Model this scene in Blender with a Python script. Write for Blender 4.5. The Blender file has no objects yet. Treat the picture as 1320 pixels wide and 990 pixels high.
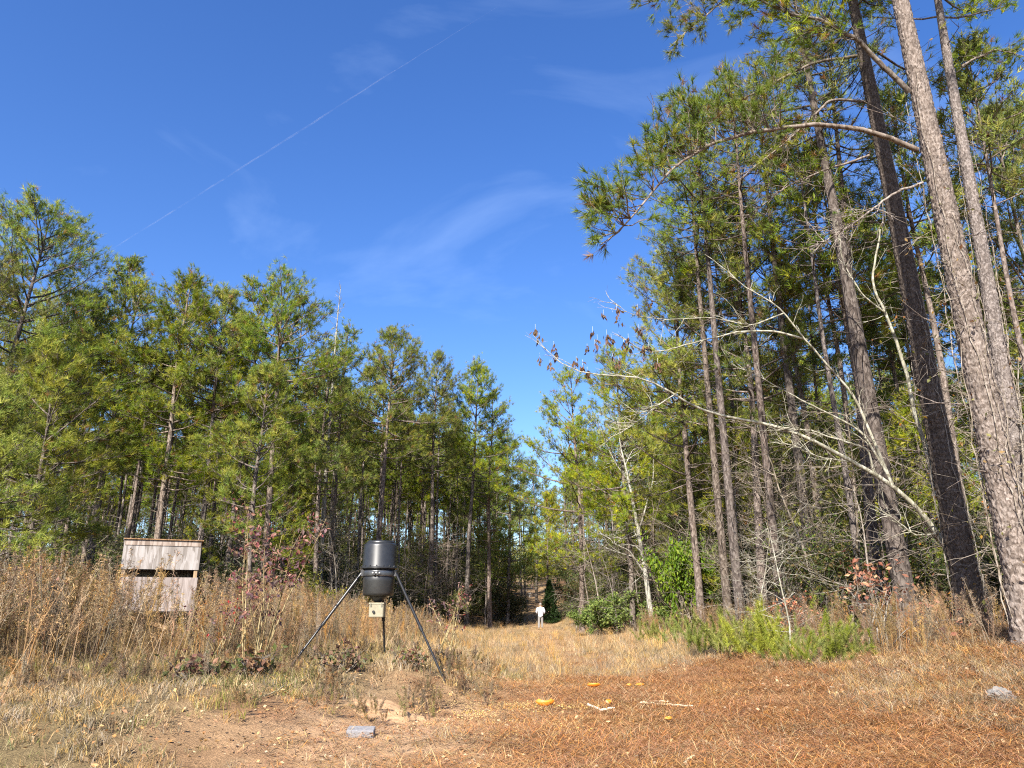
import bpy, math, random
import numpy as np
from mathutils import Vector

# ------------------------------------------------------------------ camera, sky, sun, exposure
S = bpy.context.scene
R = math.radians
FPX, CX, CY = 960.0, 660.0, 495.0          # focal length and centre in the photograph's pixels (1320 x 990)
PITCH = R(16.6)
CAMZ = 1.6
cd = bpy.data.cameras.new('camera'); cam = bpy.data.objects.new('camera', cd)
S.collection.objects.link(cam); S.camera = cam
cam.location = (0, 0, CAMZ); cam.rotation_euler = (math.pi/2 + PITCH, 0, 0)
cd.sensor_fit = 'HORIZONTAL'; cd.sensor_width = 36; cd.lens = 36*FPX/1320
cd.clip_start = 0.05; cd.clip_end = 30000

SUN_EL, SUN_AZ = R(37), R(20.2)            # sun behind the camera and to its left
to_sun = Vector((-math.sin(SUN_AZ)*math.cos(SUN_EL), -math.cos(SUN_AZ)*math.cos(SUN_EL), math.sin(SUN_EL)))
W = bpy.data.worlds.new('World'); S.world = W; W.use_nodes = True
nt = W.node_tree; N = nt.nodes; L = nt.links
bg = N['Background']; bg.inputs['Strength'].default_value = 0.092
sky = N.new('ShaderNodeTexSky'); sky.sky_type = 'NISHITA'; sky.sun_disc = False
sky.sun_elevation = SUN_EL; sky.sun_rotation = math.pi + SUN_AZ
sky.altitude = 100; sky.air_density = 1.0; sky.dust_density = 1.0; sky.ozone_density = 3.4
hs = N.new('ShaderNodeHueSaturation'); hs.inputs['Saturation'].default_value = 1.25; hs.inputs['Hue'].default_value = 0.513
L.new(sky.outputs[0], hs.inputs['Color'])
tc = N.new('ShaderNodeTexCoord'); mp = N.new('ShaderNodeMapping')
mp.inputs['Rotation'].default_value = (0.3, 0.5, 0.6); mp.inputs['Scale'].default_value = (1.3, 5.0, 2.2)
no = N.new('ShaderNodeTexNoise'); no.inputs['Scale'].default_value = 1.6; no.inputs['Detail'].default_value = 7
no.inputs['Roughness'].default_value = 0.55; no.inputs['Distortion'].default_value = 0.7
rp = N.new('ShaderNodeValToRGB'); rp.color_ramp.elements[0].position = 0.54; rp.color_ramp.elements[1].position = 0.95
rp.color_ramp.elements[1].color = (.15, .15, .15, 1)
mx = N.new('ShaderNodeMix'); mx.data_type = 'RGBA'
L.new(tc.outputs['Generated'], mp.inputs['Vector']); L.new(mp.outputs[0], no.inputs['Vector'])
L.new(no.outputs['Fac'], rp.inputs[0]); L.new(rp.outputs[0], mx.inputs['Factor'])
L.new(hs.outputs[0], mx.inputs[6]); mx.inputs[7].default_value = (6.5, 8.0, 10.0, 1)
L.new(mx.outputs[2], bg.inputs['Color'])
sd = bpy.data.lights.new('sun', 'SUN'); sun = bpy.data.objects.new('sun', sd); S.collection.objects.link(sun)
sd.energy = 5.0; sd.angle = R(0.53); sd.color = (1.0, 0.94, 0.85)
sun.rotation_euler = (-to_sun).to_track_quat('-Z', 'Y').to_euler(); sun.location = (-20, -30, 40)
S.view_settings.view_transform = 'Standard'; S.view_settings.look = 'None'
S.view_settings.exposure = 1.5; S.view_settings.gamma = 1.0; S.view_settings.use_curve_mapping = False
S.cycles.max_bounces = 5; S.cycles.diffuse_bounces = 2; S.cycles.transparent_max_bounces = 6
S.cycles.transmission_bounces = 3; S.cycles.glossy_bounces = 2
S.cycles.filter_width = 1.15
S.cycles.use_denoising = False

# ------------------------------------------------------------------ helpers
C = S.collection
sp, cp = math.sin(PITCH), math.cos(PITCH)
def P(px, py, D):
    """point at ground distance D (world Y) in the direction of a photograph pixel"""
    a, b = (px-CX)/FPX, (CY-py)/FPX
    d = np.array([a, cp - b*sp, sp + b*cp])
    return np.array([0, 0, CAMZ]) + d*(D/d[1])

def vhash(ix, iy, s=0):
    h = np.sin(ix*127.1 + iy*311.7 + s*74.7)*43758.5453
    return h - np.floor(h)
def vnoise(x, y, s=0):
    x = np.asarray(x, float); y = np.asarray(y, float)
    ix, iy = np.floor(x), np.floor(y); fx, fy = x-ix, y-iy
    fx = fx*fx*(3-2*fx); fy = fy*fy*(3-2*fy)
    a = vhash(ix, iy, s); b = vhash(ix+1, iy, s); c = vhash(ix, iy+1, s); d = vhash(ix+1, iy+1, s)
    return (a*(1-fx)+b*fx)*(1-fy) + (c*(1-fx)+d*fx)*fy
def sst(a, b, x):
    t = np.clip((np.asarray(x, float)-a)/(b-a), 0, 1); return t*t*(3-2*t)

def left_edge(y):      # x of the foot of the low bank on the left, by distance
    return np.interp(y, [0, 6, 9, 12, 14.5, 20, 30, 50, 70], [-3, -3, -2.2, -1.0, .25, -.3, -1.5, -1.5, 0])
def wood_left(y):      # x where the left woods begin
    return np.interp(y, [0, 20, 30, 36, 45, 53, 65, 80, 100], [-26, -22, -18, -10.5, -6.8, -3, -.4, .4, 1.5])
def wood_right(y):
    return np.interp(y, [0, 8, 14, 20, 30, 42, 50, 65, 100], [9, 8.5, 8.2, 7.4, 7.4, 7.0, 5.8, 5.0, 5.2])
def ground_z(x, y):
    x = np.asarray(x, float); y = np.asarray(y, float)
    le = left_edge(y)
    z = .55*sst(0, 2.6, le - x)*sst(4, 10, y) + .25*sst(5, 20, le-x)
    z = z + np.clip(.17*(x-3.4), 0, 1.15)*sst(5, 12, y)*(1-.35*sst(20, 45, y))
    z = z + np.clip((y-60)*.062, 0, 60)*(1-.7*sst(200, 1500, y))
    z = z + .14*(vnoise(x*.5, y*.5, 1)-.5) + .06*(vnoise(x*1.7, y*1.7, 2)-.5)
    near = sst(30, 14, np.hypot(x, y-8))
    z = z + near*(.035*(vnoise(x*5, y*5, 3)-.5) + .018*(vnoise(x*13, y*13, 4)-.5))
    return z
def gp(x, y, up=0.0):
    return np.array([x, y, float(ground_z(x, y))+up])
def at_ground(px, D):
    """ground point below pixel column px (taken near the horizon) at distance D"""
    x = P(px, 800, D)[0]; return gp(x, D)

class MB:
    def __init__(s): s.V = []; s.F = []; s.C = []; s.M = []; s.n = 0
    def add(s, V, F, col=(1, 1, 1), mi=0):
        V = np.asarray(V, float).reshape(-1, 3); F = np.asarray(F, int)
        s.V.append(V); s.F.append(F+s.n); s.n += len(V)
        c = np.asarray(col, float)
        s.C.append(np.broadcast_to(c, (len(V), 3)) if c.ndim == 1 else c); s.M.append(np.full(len(F), mi))
    def tube(s, pts, rads, n=8, col=(1, 1, 1), cap=True, mi=0, squash=None):
        pts = np.asarray(pts, float); k = len(pts); rads = np.broadcast_to(np.asarray(rads, float), (k,))
        t = np.gradient(pts, axis=0); t /= np.linalg.norm(t, axis=1)[:, None]+1e-12
        m = t.mean(0); ref = np.eye(3)[np.argmin(abs(m))]
        u = np.cross(t, ref); u /= np.linalg.norm(u, axis=1)[:, None]; v = np.cross(t, u)
        a = np.arange(n)*2*np.pi/n
        V = pts[:, None, :] + rads[:, None, None]*(np.cos(a)[None, :, None]*u[:, None, :] + np.sin(a)[None, :, None]*v[:, None, :])
        i = np.arange(k-1)[:, None]*n; j = np.arange(n)[None, :]; j2 = (j+1) % n
        F = np.stack([i+j, i+n+j, i+n+j2, i+j2], -1).reshape(-1, 4)
        s.add(V.reshape(-1, 3), F, col, mi)
        if cap:
            for r, p, o in ((0, pts[0], 1), (k-1, pts[-1], -1)):
                ring = V[r]; Vc = np.vstack([ring, p[None]])
                jj = np.arange(n); Fc = np.stack([np.full(n, n), jj, (jj+1) % n], 1)[:, ::o]
                s.add(Vc, Fc, col, mi)
    def segs(s, P0, P1, R0, R1, n=3, col=(1, 1, 1)):
        P0 = np.asarray(P0, float).reshape(-1, 3); P1 = np.asarray(P1, float).reshape(-1, 3); m = len(P0)
        if m == 0: return
        t = P1-P0; t = t/(np.linalg.norm(t, axis=1)[:, None]+1e-9)
        ref = np.where(abs(t[:, 2:3]) > .8, np.array([[1., 0, 0]]), np.array([[0, 0, 1.]]))
        u = np.cross(t, ref); u /= np.linalg.norm(u, axis=1)[:, None]; v = np.cross(t, u)
        a = np.arange(n)*2*np.pi/n
        rad = np.cos(a)[None, :, None]*u[:, None, :] + np.sin(a)[None, :, None]*v[:, None, :]
        A = P0[:, None]+rad*np.broadcast_to(np.asarray(R0, float), (m,))[:, None, None]
        B = P1[:, None]+rad*np.broadcast_to(np.asarray(R1, float), (m,))[:, None, None]
        V = np.concatenate([A, B], 1).reshape(-1, 3)
        b = np.arange(m)[:, None]*2*n; j = np.arange(n)[None]; j2 = (j+1) % n
        F = np.stack([b+j, b+n+j, b+n+j2, b+j2], -1).reshape(-1, 4)
        s.add(V, F, col)
    def box(s, lo, hi, col=(1, 1, 1), bev=0.0, mi=0, M=None):
        lo = np.array(lo, float); hi = np.array(hi, float); c = (lo+hi)/2; h = (hi-lo)/2
        b = min(bev, *(h*.49)) if bev else 0
        if not b:
            V = np.array([[x, y, z] for x in (-1, 1) for y in (-1, 1) for z in (-1, 1)])*h + c
            F = [[0, 1, 3, 2], [4, 6, 7, 5], [0, 4, 5, 1], [2, 3, 7, 6], [0, 2, 6, 4], [1, 5, 7, 3]]
            Fs = [np.array(F)]
        else:
            V = []; idx = {}
            for sx in (-1, 1):
                for sy in (-1, 1):
                    for sz in (-1, 1):
                        for ax in range(3):
                            o = h-b; o = o.copy(); o[ax] = h[ax]
                            idx[(sx, sy, sz, ax)] = len(V); V.append(c+o*np.array([sx, sy, sz]))
            V = np.array(V); quads = []; tris = []
            sg = (-1, 1)
            for ax in range(3):
                o1, o2 = [(1, 2), (2, 0), (0, 1)][ax]
                for s0 in sg:
                    def K(a1, a2, axx=ax, s0=s0, ax=ax, o1=o1, o2=o2):
                        q = [0, 0, 0]; q[ax] = s0; q[o1] = a1; q[o2] = a2; return idx[(*q, axx)]
                    f = [K(-1, -1), K(1, -1), K(1, 1), K(-1, 1)]; quads.append(f if s0 > 0 else f[::-1])
                for a1 in sg:
                    for a2 in sg:
                        def E(s0, axx, a1=a1, a2=a2, ax=ax, o1=o1, o2=o2):
                            q = [0, 0, 0]; q[ax] = s0; q[o1] = a1; q[o2] = a2; return idx[(*q, axx)]
                        f = [E(-1, o1), E(1, o1), E(1, o2), E(-1, o2)]; quads.append(f if a1*a2 < 0 else f[::-1])
            for k in [(x, y, z) for x in sg for y in sg for z in sg]:
                f = [idx[(*k, 0)], idx[(*k, 1)], idx[(*k, 2)]]; tris.append(f if k[0]*k[1]*k[2] > 0 else f[::-1])
            Fs = [np.array(quads), np.array(tris)]
        if M is not None: V = V @ np.array(M)[:3, :3].T + np.array(M)[:3, 3] if np.array(M).shape == (4, 4) else V @ np.array(M).T
        base = s.n
        s.add(V, Fs[0], col, mi)
        for f in Fs[1:]: s.F.append(f+base); s.M.append(np.full(len(f), mi))
    def lathe(s, prof, n=32, col=(1, 1, 1), c=(0, 0, 0), mi=0):
        prof = np.asarray(prof, float); k = len(prof); a = np.arange(n)*2*np.pi/n
        V = np.stack([prof[:, 0:1]*np.cos(a), prof[:, 0:1]*np.sin(a), np.broadcast_to(prof[:, 1:2], (k, n))], -1)+np.array(c)
        i = np.arange(k-1)[:, None]*n; j = np.arange(n)[None]; j2 = (j+1) % n
        s.add(V.reshape(-1, 3), np.stack([i+j, i+j2, i+n+j2, i+n+j], -1).reshape(-1, 4), col, mi)
    def mesh(s, name, mats, smooth=False):
        V = np.concatenate(s.V) if s.V else np.zeros((0, 3))
        me = bpy.data.meshes.new(name)
        me.vertices.add(len(V)); me.vertices.foreach_set('co', V.ravel())
        tot = np.concatenate([np.full(len(f), f.shape[1]) for f in s.F]); lv = np.concatenate([f.ravel() for f in s.F])
        me.loops.add(len(lv)); me.loops.foreach_set('vertex_index', lv.astype(np.int32))
        me.polygons.add(len(tot)); st = np.concatenate([[0], np.cumsum(tot)[:-1]])
        me.polygons.foreach_set('loop_start', st.astype(np.int32)); me.polygons.foreach_set('loop_total', tot.astype(np.int32))
        me.polygons.foreach_set('material_index', np.concatenate(s.M).astype(np.int32))
        me.polygons.foreach_set('use_smooth', np.full(len(tot), smooth))
        ca = me.color_attributes.new('Col', 'FLOAT_COLOR', 'POINT')
        c4 = np.ones((len(V), 4)); c4[:, :3] = np.concatenate(s.C); ca.data.foreach_set('color', c4.ravel())
        for m in (mats if isinstance(mats, (list, tuple)) else [mats]): me.materials.append(m)
        me.update(calc_edges=True); me.validate()
        return me
    def build(s, name, mats, parent=None, smooth=False, loc=None):
        return link(name, s.mesh(name, mats, smooth), parent, loc)

def link(name, data, parent=None, loc=None):
    o = bpy.data.objects.new(name, data); C.objects.link(o)
    if parent is not None: o.parent = parent
    if loc is not None: o.location = loc
    return o
def tag(o, label=None, cat=None, group=None, kind=None):
    if label: o['label'] = label
    if cat: o['category'] = cat
    if group: o['group'] = group
    if kind: o['kind'] = kind
    return o
def thing(name, label, cat, loc=(0, 0, 0), rz=0, group=None):
    o = link(name, None, None, loc); o.rotation_euler = (0, 0, rz); o.empty_display_size = .2
    return tag(o, label, cat, group)
def copy_tree(o, loc, rz=0, sc=1.0, label=None, group=None, tilt=(0, 0)):
    r = o.copy(); C.objects.link(r); r.location = loc; r.rotation_euler = (tilt[0], tilt[1], rz)
    r.scale = (sc, sc, sc) if np.isscalar(sc) else sc
    if label: r['label'] = label
    if group: r['group'] = group
    for ch in list(o.children):
        c = ch.copy(); C.objects.link(c); c.parent = r
    return r

# ------------------------------------------------------------------ materials
def mat(name, rough=.8, spec=.3):
    m = bpy.data.materials.new(name); m.use_nodes = True
    b = m.node_tree.nodes['Principled BSDF']
    b.inputs['Roughness'].default_value = rough; b.inputs['Specular IOR Level'].default_value = spec
    return m, m.node_tree, b
def nd(t, k, **kw):
    n = t.nodes.new(k)
    for a, v in kw.items():
        if hasattr(n, a): setattr(n, a, v)
        else: n.inputs[a].default_value = v
    return n
def vary(t, colsock, hue=.02, sat=.15, val=.25):
    """small change of colour from object to object"""
    oi = nd(t, 'ShaderNodeObjectInfo'); h = nd(t, 'ShaderNodeHueSaturation')
    for nm, amp, mid, mul in (('Hue', hue, .5, 1), ('Saturation', sat, 1, 7.3), ('Value', val, 1, 3.7)):
        f = nd(t, 'ShaderNodeMath', operation='MULTIPLY'); f.inputs[1].default_value = mul
        fr = nd(t, 'ShaderNodeMath', operation='FRACT'); mr = nd(t, 'ShaderNodeMapRange')
        mr.inputs['To Min'].default_value = mid-amp; mr.inputs['To Max'].default_value = mid+amp
        t.links.new(oi.outputs['Random'], f.inputs[0]); t.links.new(f.outputs[0], fr.inputs[0])
        t.links.new(fr.outputs[0], mr.inputs['Value']); t.links.new(mr.outputs[0], h.inputs[nm])
    t.links.new(colsock, h.inputs['Color']); return h.outputs[0]
def foliage(name, trans=.3, hue=.015, sat=.15, val=.2, rough=.55, spec=.25):
    m, t, b = mat(name, rough, spec)
    at = nd(t, 'ShaderNodeAttribute', attribute_name='Col')
    c = vary(t, at.outputs['Color'], hue, sat, val)
    t.links.new(c, b.inputs['Base Color'])
    tr = nd(t, 'ShaderNodeBsdfTranslucent'); ms = nd(t, 'ShaderNodeMixShader'); ms.inputs[0].default_value = trans
    t.links.new(c, tr.inputs['Color']); out = t.nodes['Material Output']
    t.links.new(b.outputs[0], ms.inputs[1]); t.links.new(tr.outputs[0], ms.inputs[2]); t.links.new(ms.outputs[0], out.inputs['Surface'])
    return m
def bark(name, c1, c2, c3, scale=(9, 9, 2.6), bump=.6, dist=.03, val=.2):
    m, t, b = mat(name, .9, .15)
    tc = nd(t, 'ShaderNodeTexCoord'); mp = nd(t, 'ShaderNodeMapping'); mp.inputs['Scale'].default_value = scale
    t.links.new(tc.outputs['Object'], mp.inputs['Vector'])
    n1 = nd(t, 'ShaderNodeTexNoise', Scale=1.1, Detail=8.0, Roughness=.65); t.links.new(mp.outputs[0], n1.inputs['Vector'])
    vo = nd(t, 'ShaderNodeTexVoronoi', Scale=1.6, feature='F1'); 
    wm = nd(t, 'ShaderNodeVectorMath', operation='ADD'); sc = nd(t, 'ShaderNodeVectorMath', operation='SCALE'); sc.inputs['Scale'].default_value = .7
    t.links.new(n1.outputs['Color'], sc.inputs[0]); t.links.new(mp.outputs[0], wm.inputs[0]); t.links.new(sc.outputs[0], wm.inputs[1])
    t.links.new(wm.outputs[0], vo.inputs['Vector'])
    r = nd(t, 'ShaderNodeValToRGB'); e = r.color_ramp.elements
    e[0].position = .3; e[0].color = (*c1, 1); e[1].position = .72; e[1].color = (*c3, 1)
    x = r.color_ramp.elements.new(.5); x.color = (*c2, 1)
    mx = nd(t, 'ShaderNodeMix', data_type='FLOAT'); mx.inputs[0].default_value = .45
    sep = nd(t, 'ShaderNodeSeparateColor'); t.links.new(vo.outputs['Color'], sep.inputs[0])
    t.links.new(n1.outputs['Fac'], mx.inputs[2]); t.links.new(sep.outputs[0], mx.inputs[3]); t.links.new(mx.outputs[0], r.inputs[0])
    at = nd(t, 'ShaderNodeAttribute', attribute_name='Col')
    mu = nd(t, 'ShaderNodeMix', data_type='RGBA', blend_type='MULTIPLY'); mu.inputs[0].default_value = 1
    t.links.new(r.outputs[0], mu.inputs[6]); t.links.new(at.outputs['Color'], mu.inputs[7])
    t.links.new(vary(t, mu.outputs[2], .01, .2, val), b.inputs['Base Color'])
    bp = nd(t, 'ShaderNodeBump', Strength=bump, Distance=dist); ad = nd(t, 'ShaderNodeMath', operation='ADD')
    t.links.new(vo.outputs['Distance'], ad.inputs[0]); t.links.new(n1.outputs['Fac'], ad.inputs[1])
    t.links.new(ad.outputs[0], bp.inputs['Height']); t.links.new(bp.outputs[0], b.inputs['Normal'])
    return m
def colmat(name, rough=.85, spec=.2, nscale=14., amt=.35, metal=0, val=.0, bump=0.):
    """colour attribute broken up by noise"""
    m, t, b = mat(name, rough, spec); b.inputs['Metallic'].default_value = metal
    at = nd(t, 'ShaderNodeAttribute', attribute_name='Col'); tc = nd(t, 'ShaderNodeTexCoord')
    n1 = nd(t, 'ShaderNodeTexNoise', Scale=nscale, Detail=7.0, Roughness=.7); t.links.new(tc.outputs['Object'], n1.inputs['Vector'])
    mr = nd(t, 'ShaderNodeMapRange'); mr.inputs['From Min'].default_value = .25; mr.inputs['From Max'].default_value = .75
    mr.inputs['To Min'].default_value = 1-amt; mr.inputs['To Max'].default_value = 1+amt
    t.links.new(n1.outputs['Fac'], mr.inputs['Value'])
    mu = nd(t, 'ShaderNodeVectorMath', operation='SCALE'); t.links.new(at.outputs['Color'], mu.inputs[0]); t.links.new(mr.outputs[0], mu.inputs['Scale'])
    c = mu.outputs[0]
    if val: c = vary(t, c, .012, .12, val)
    t.links.new(c, b.inputs['Base Color'])
    if bump:
        bp = nd(t, 'ShaderNodeBump', Strength=bump, Distance=.02); t.links.new(n1.outputs['Fac'], bp.inputs['Height']); t.links.new(bp.outputs[0], b.inputs['Normal'])
    return m
M_BARK = bark('pine_bark', (.065, .05, .042), (.13, .103, .085), (.215, .18, .155), scale=(14, 14, 5))
M_BARKN = bark('pine_bark_plates', (.085, .068, .057), (.142, .116, .098), (.215, .184, .162), scale=(22, 22, 11), bump=.5, dist=.02, val=.04)
M_PALE = bark('pale_lichen_bark', (.16, .145, .11), (.275, .26, .205), (.39, .37, .315), scale=(10, 10, 5), bump=.25, dist=.01, val=.08)
M_TWIG = bark('twig_bark', (.085, .065, .048), (.17, .14, .11), (.26, .225, .19), scale=(12, 12, 6), bump=.2, dist=.008, val=.3)
M_NEEDLE = foliage('pine_needles', .36, .014, .12, .22)
M_LEAF = foliage('leaves', .35, .012, .12, .2)
M_DRY = foliage('dry_stems', .2, .014, .22, .42, rough=.8, spec=.1)
M_STRAW = foliage('straw', .08, .012, .15, .35, rough=.8, spec=.1)

# ------------------------------------------------------------------ ground
def axis(parts):
    a = []
    for lo, hi, st in parts: a += list(np.arange(lo, hi-1e-6, st))
    return np.array(a + [parts[-1][1]])
gx = axis([(-3000, -400, 400), (-400, -100, 60), (-100, -40, 6), (-40, -12, .6), (-12, 11, .16), (11, 40, .6), (40, 100, 6), (100, 400, 60), (400, 3000, 400)])
gy = axis([(-3000, -300, 400), (-300, -40, 40), (-40, 4, 2), (4, 20, .16), (20, 75, .55), (75, 160, 2), (160, 400, 20), (400, 3400, 400)])
X, Y = np.meshgrid(gx, gy); Z = ground_z(X, Y)
def clearing_mask(x, y):      # bare straw-covered pad and the track leading away
    w = vnoise(x*.8, y*.8, 7)*1.6-.8
    a = sst(-2.4, -.4, x-left_edge(y)+w)*sst(6.2, 4.4, x-.03*(y-12)+w)*sst(21, 17.5, y+w*1.5)
    track = np.exp(-((x-(1.2+.018*y)-w*.5)/1.5)**2)*sst(16, 26, y)*.8
    return np.clip(np.maximum(a, track), 0, 1)
cl = clearing_mask(X, Y)
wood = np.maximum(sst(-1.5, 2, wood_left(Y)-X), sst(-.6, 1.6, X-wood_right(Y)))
n1 = vnoise(X*.9, Y*.9, 11); n2 = vnoise(X*3.1, Y*3.1, 12); n3 = vnoise(X*7, Y*7, 13)
def lerp(a, b, t): return a*(1-t[..., None]) + np.array(b)*t[..., None]
col = np.broadcast_to(np.array([.25, .18, .09]), X.shape+(3,)).copy()
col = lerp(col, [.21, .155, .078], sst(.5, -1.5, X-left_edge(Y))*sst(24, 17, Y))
col = lerp(col, [.18, .155, .06], np.clip((n1-.45)*2, 0, 1)*sst(0, -3, X-left_edge(Y)+1.5))
straw = sst(-1.2, 2.2, X-.35*(Y-11)*.3-.6*(n1-.5)*4)
col = lerp(col, [.40, .25, .135], cl)
col = lerp(col, [.38, .195, .088], cl*straw)
sandc = np.exp(-(((X+1.25)/1.6)**2+((Y-10.9)/1.5)**2))
col = lerp(col, [.50, .33, .20], np.clip(sandc*1.5*(.5+n2), 0, 1))
col = lerp(col, [.24, .125, .06], cl*np.clip(2.5*(vnoise(X*.9+3, Y*1.6, 28)*-1+.42), 0, 1))
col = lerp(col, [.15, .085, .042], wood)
col = col*(.75+.5*n3)[..., None]
ny, nx = X.shape
idx = np.arange(ny*nx).reshape(ny, nx)
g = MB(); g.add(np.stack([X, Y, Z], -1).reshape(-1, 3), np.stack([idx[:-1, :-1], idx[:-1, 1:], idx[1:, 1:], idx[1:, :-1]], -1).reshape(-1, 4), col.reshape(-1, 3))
mg, t, b = mat('ground_soil', .95, .1)
at = nd(t, 'ShaderNodeAttribute', attribute_name='Col'); tcg = nd(t, 'ShaderNodeTexCoord')
na = nd(t, 'ShaderNodeTexNoise', Scale=22., Detail=9.0, Roughness=.75); t.links.new(tcg.outputs['Object'], na.inputs['Vector'])
mpg = nd(t, 'ShaderNodeMapping'); mpg.inputs['Scale'].default_value = (9, 38, 9); mpg.inputs['Rotation'].default_value = (0, 0, .2)
nb = nd(t, 'ShaderNodeTexNoise', Scale=2., Detail=6.0, Distortion=1.2); t.links.new(tcg.outputs['Object'], mpg.inputs['Vector']); t.links.new(mpg.outputs[0], nb.inputs['Vector'])
ad = nd(t, 'ShaderNodeMath', operation='ADD'); t.links.new(na.outputs['Fac'], ad.inputs[0]); t.links.new(nb.outputs['Fac'], ad.inputs[1])
mr = nd(t, 'ShaderNodeMapRange'); mr.inputs['From Min'].default_value = .6; mr.inputs['From Max'].default_value = 1.4; mr.inputs['To Min'].default_value = .45; mr.inputs['To Max'].default_value = 1.5
t.links.new(ad.outputs[0], mr.inputs['Value'])
sc_ = nd(t, 'ShaderNodeVectorMath', operation='SCALE'); t.links.new(at.outputs['Color'], sc_.inputs[0]); t.links.new(mr.outputs[0], sc_.inputs['Scale']); t.links.new(sc_.outputs[0], b.inputs['Base Color'])
bpn = nd(t, 'ShaderNodeBump', Strength=.9, Distance=.05); t.links.new(ad.outputs[0], bpn.inputs['Height']); t.links.new(bpn.outputs[0], b.inputs['Normal'])
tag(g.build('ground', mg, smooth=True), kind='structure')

# ------------------------------------------------------------------ vegetation generators
def unit(v): v = np.asarray(v, float); return v/(np.linalg.norm(v, axis=-1, keepdims=True)+1e-9)
def needles(mb, pos, dirs, rng, n=12, ln=.2, wd=.02, cols=None, spread=1.0, back=.16, out=None):
    """tufts of needles: n thin triangles round the last stretch of each twig"""
    pos = np.asarray(pos); dirs = unit(dirs); m = len(pos)
    if m == 0: return
    q = rng.normal(size=(m, n, 3)); q -= (q*dirs[:, None]).sum(-1, keepdims=True)*dirs[:, None]; q = unit(q)
    a = rng.uniform(.15, 1.25, (m, n, 1))*spread
    nd_ = dirs[:, None]*np.cos(a)+q*np.sin(a)
    nd_[..., 2] -= .06
    base = pos[:, None]-dirs[:, None]*rng.uniform(0, back, (m, n, 1))
    l = ln*rng.uniform(.7, 1.15, (m, n, 1)); o_ = (dirs if out is None else unit(out))+np.array([0, 0, .35])
    side = unit(np.cross(nd_, o_[:, None]+rng.normal(size=(m, n, 3))*.45))*wd*.5
    V = np.stack([base+side, base-side, base+nd_*l], 2).reshape(-1, 3)
    c = np.repeat(cols, n*3, 0); c = c*np.repeat(rng.uniform(.8, 1.2, m*n), 3)[:, None]
    mb.add(V, np.arange(len(V)).reshape(-1, 3), c)
G1, G2, G3, GB = np.array([.108, .165, .022]), np.array([.220, .265, .034]), np.array([.335, .315, .040]), np.array([.26, .14, .05])
def needle_cols(m, rng, yel=.3, brown=.03):
    t = rng.uniform(0, 1, (m, 1)); c = G1*(1-t)+G2*t
    y = (rng.uniform(size=(m, 1)) < yel)*rng.uniform(.3, 1, (m, 1)); c = c*(1-y)+G3*y
    b = rng.uniform(size=(m, 1)) < brown; return np.where(b, GB*rng.uniform(.6, 1.2, (m, 1)), c)
def leaves(mb, pos, rng, size=.06, cols=None, droop=0., aspect=1.7, dirs=None):
    pos = np.asarray(pos); m = len(pos)
    d = unit(rng.normal(size=(m, 3)) + np.array([0, 0, -droop])) if dirs is None else unit(dirs)
    s = unit(np.cross(d, rng.normal(size=(m, 3)))); nrm = np.cross(d, s)
    l = size*rng.uniform(.7, 1.3, (m, 1)); w = l/aspect*.5
    V = np.stack([pos, pos+d*l*.45+s*w+nrm*w*.3, pos+d*l, pos+d*l*.45-s*w+nrm*w*.3], 1).reshape(-1, 3)
    b = np.arange(m)[:, None]*4
    mb.add(V, np.concatenate([b+[[0, 1, 2]], b+[[0, 2, 3]]]), np.repeat(cols, 4, 0))

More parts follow.
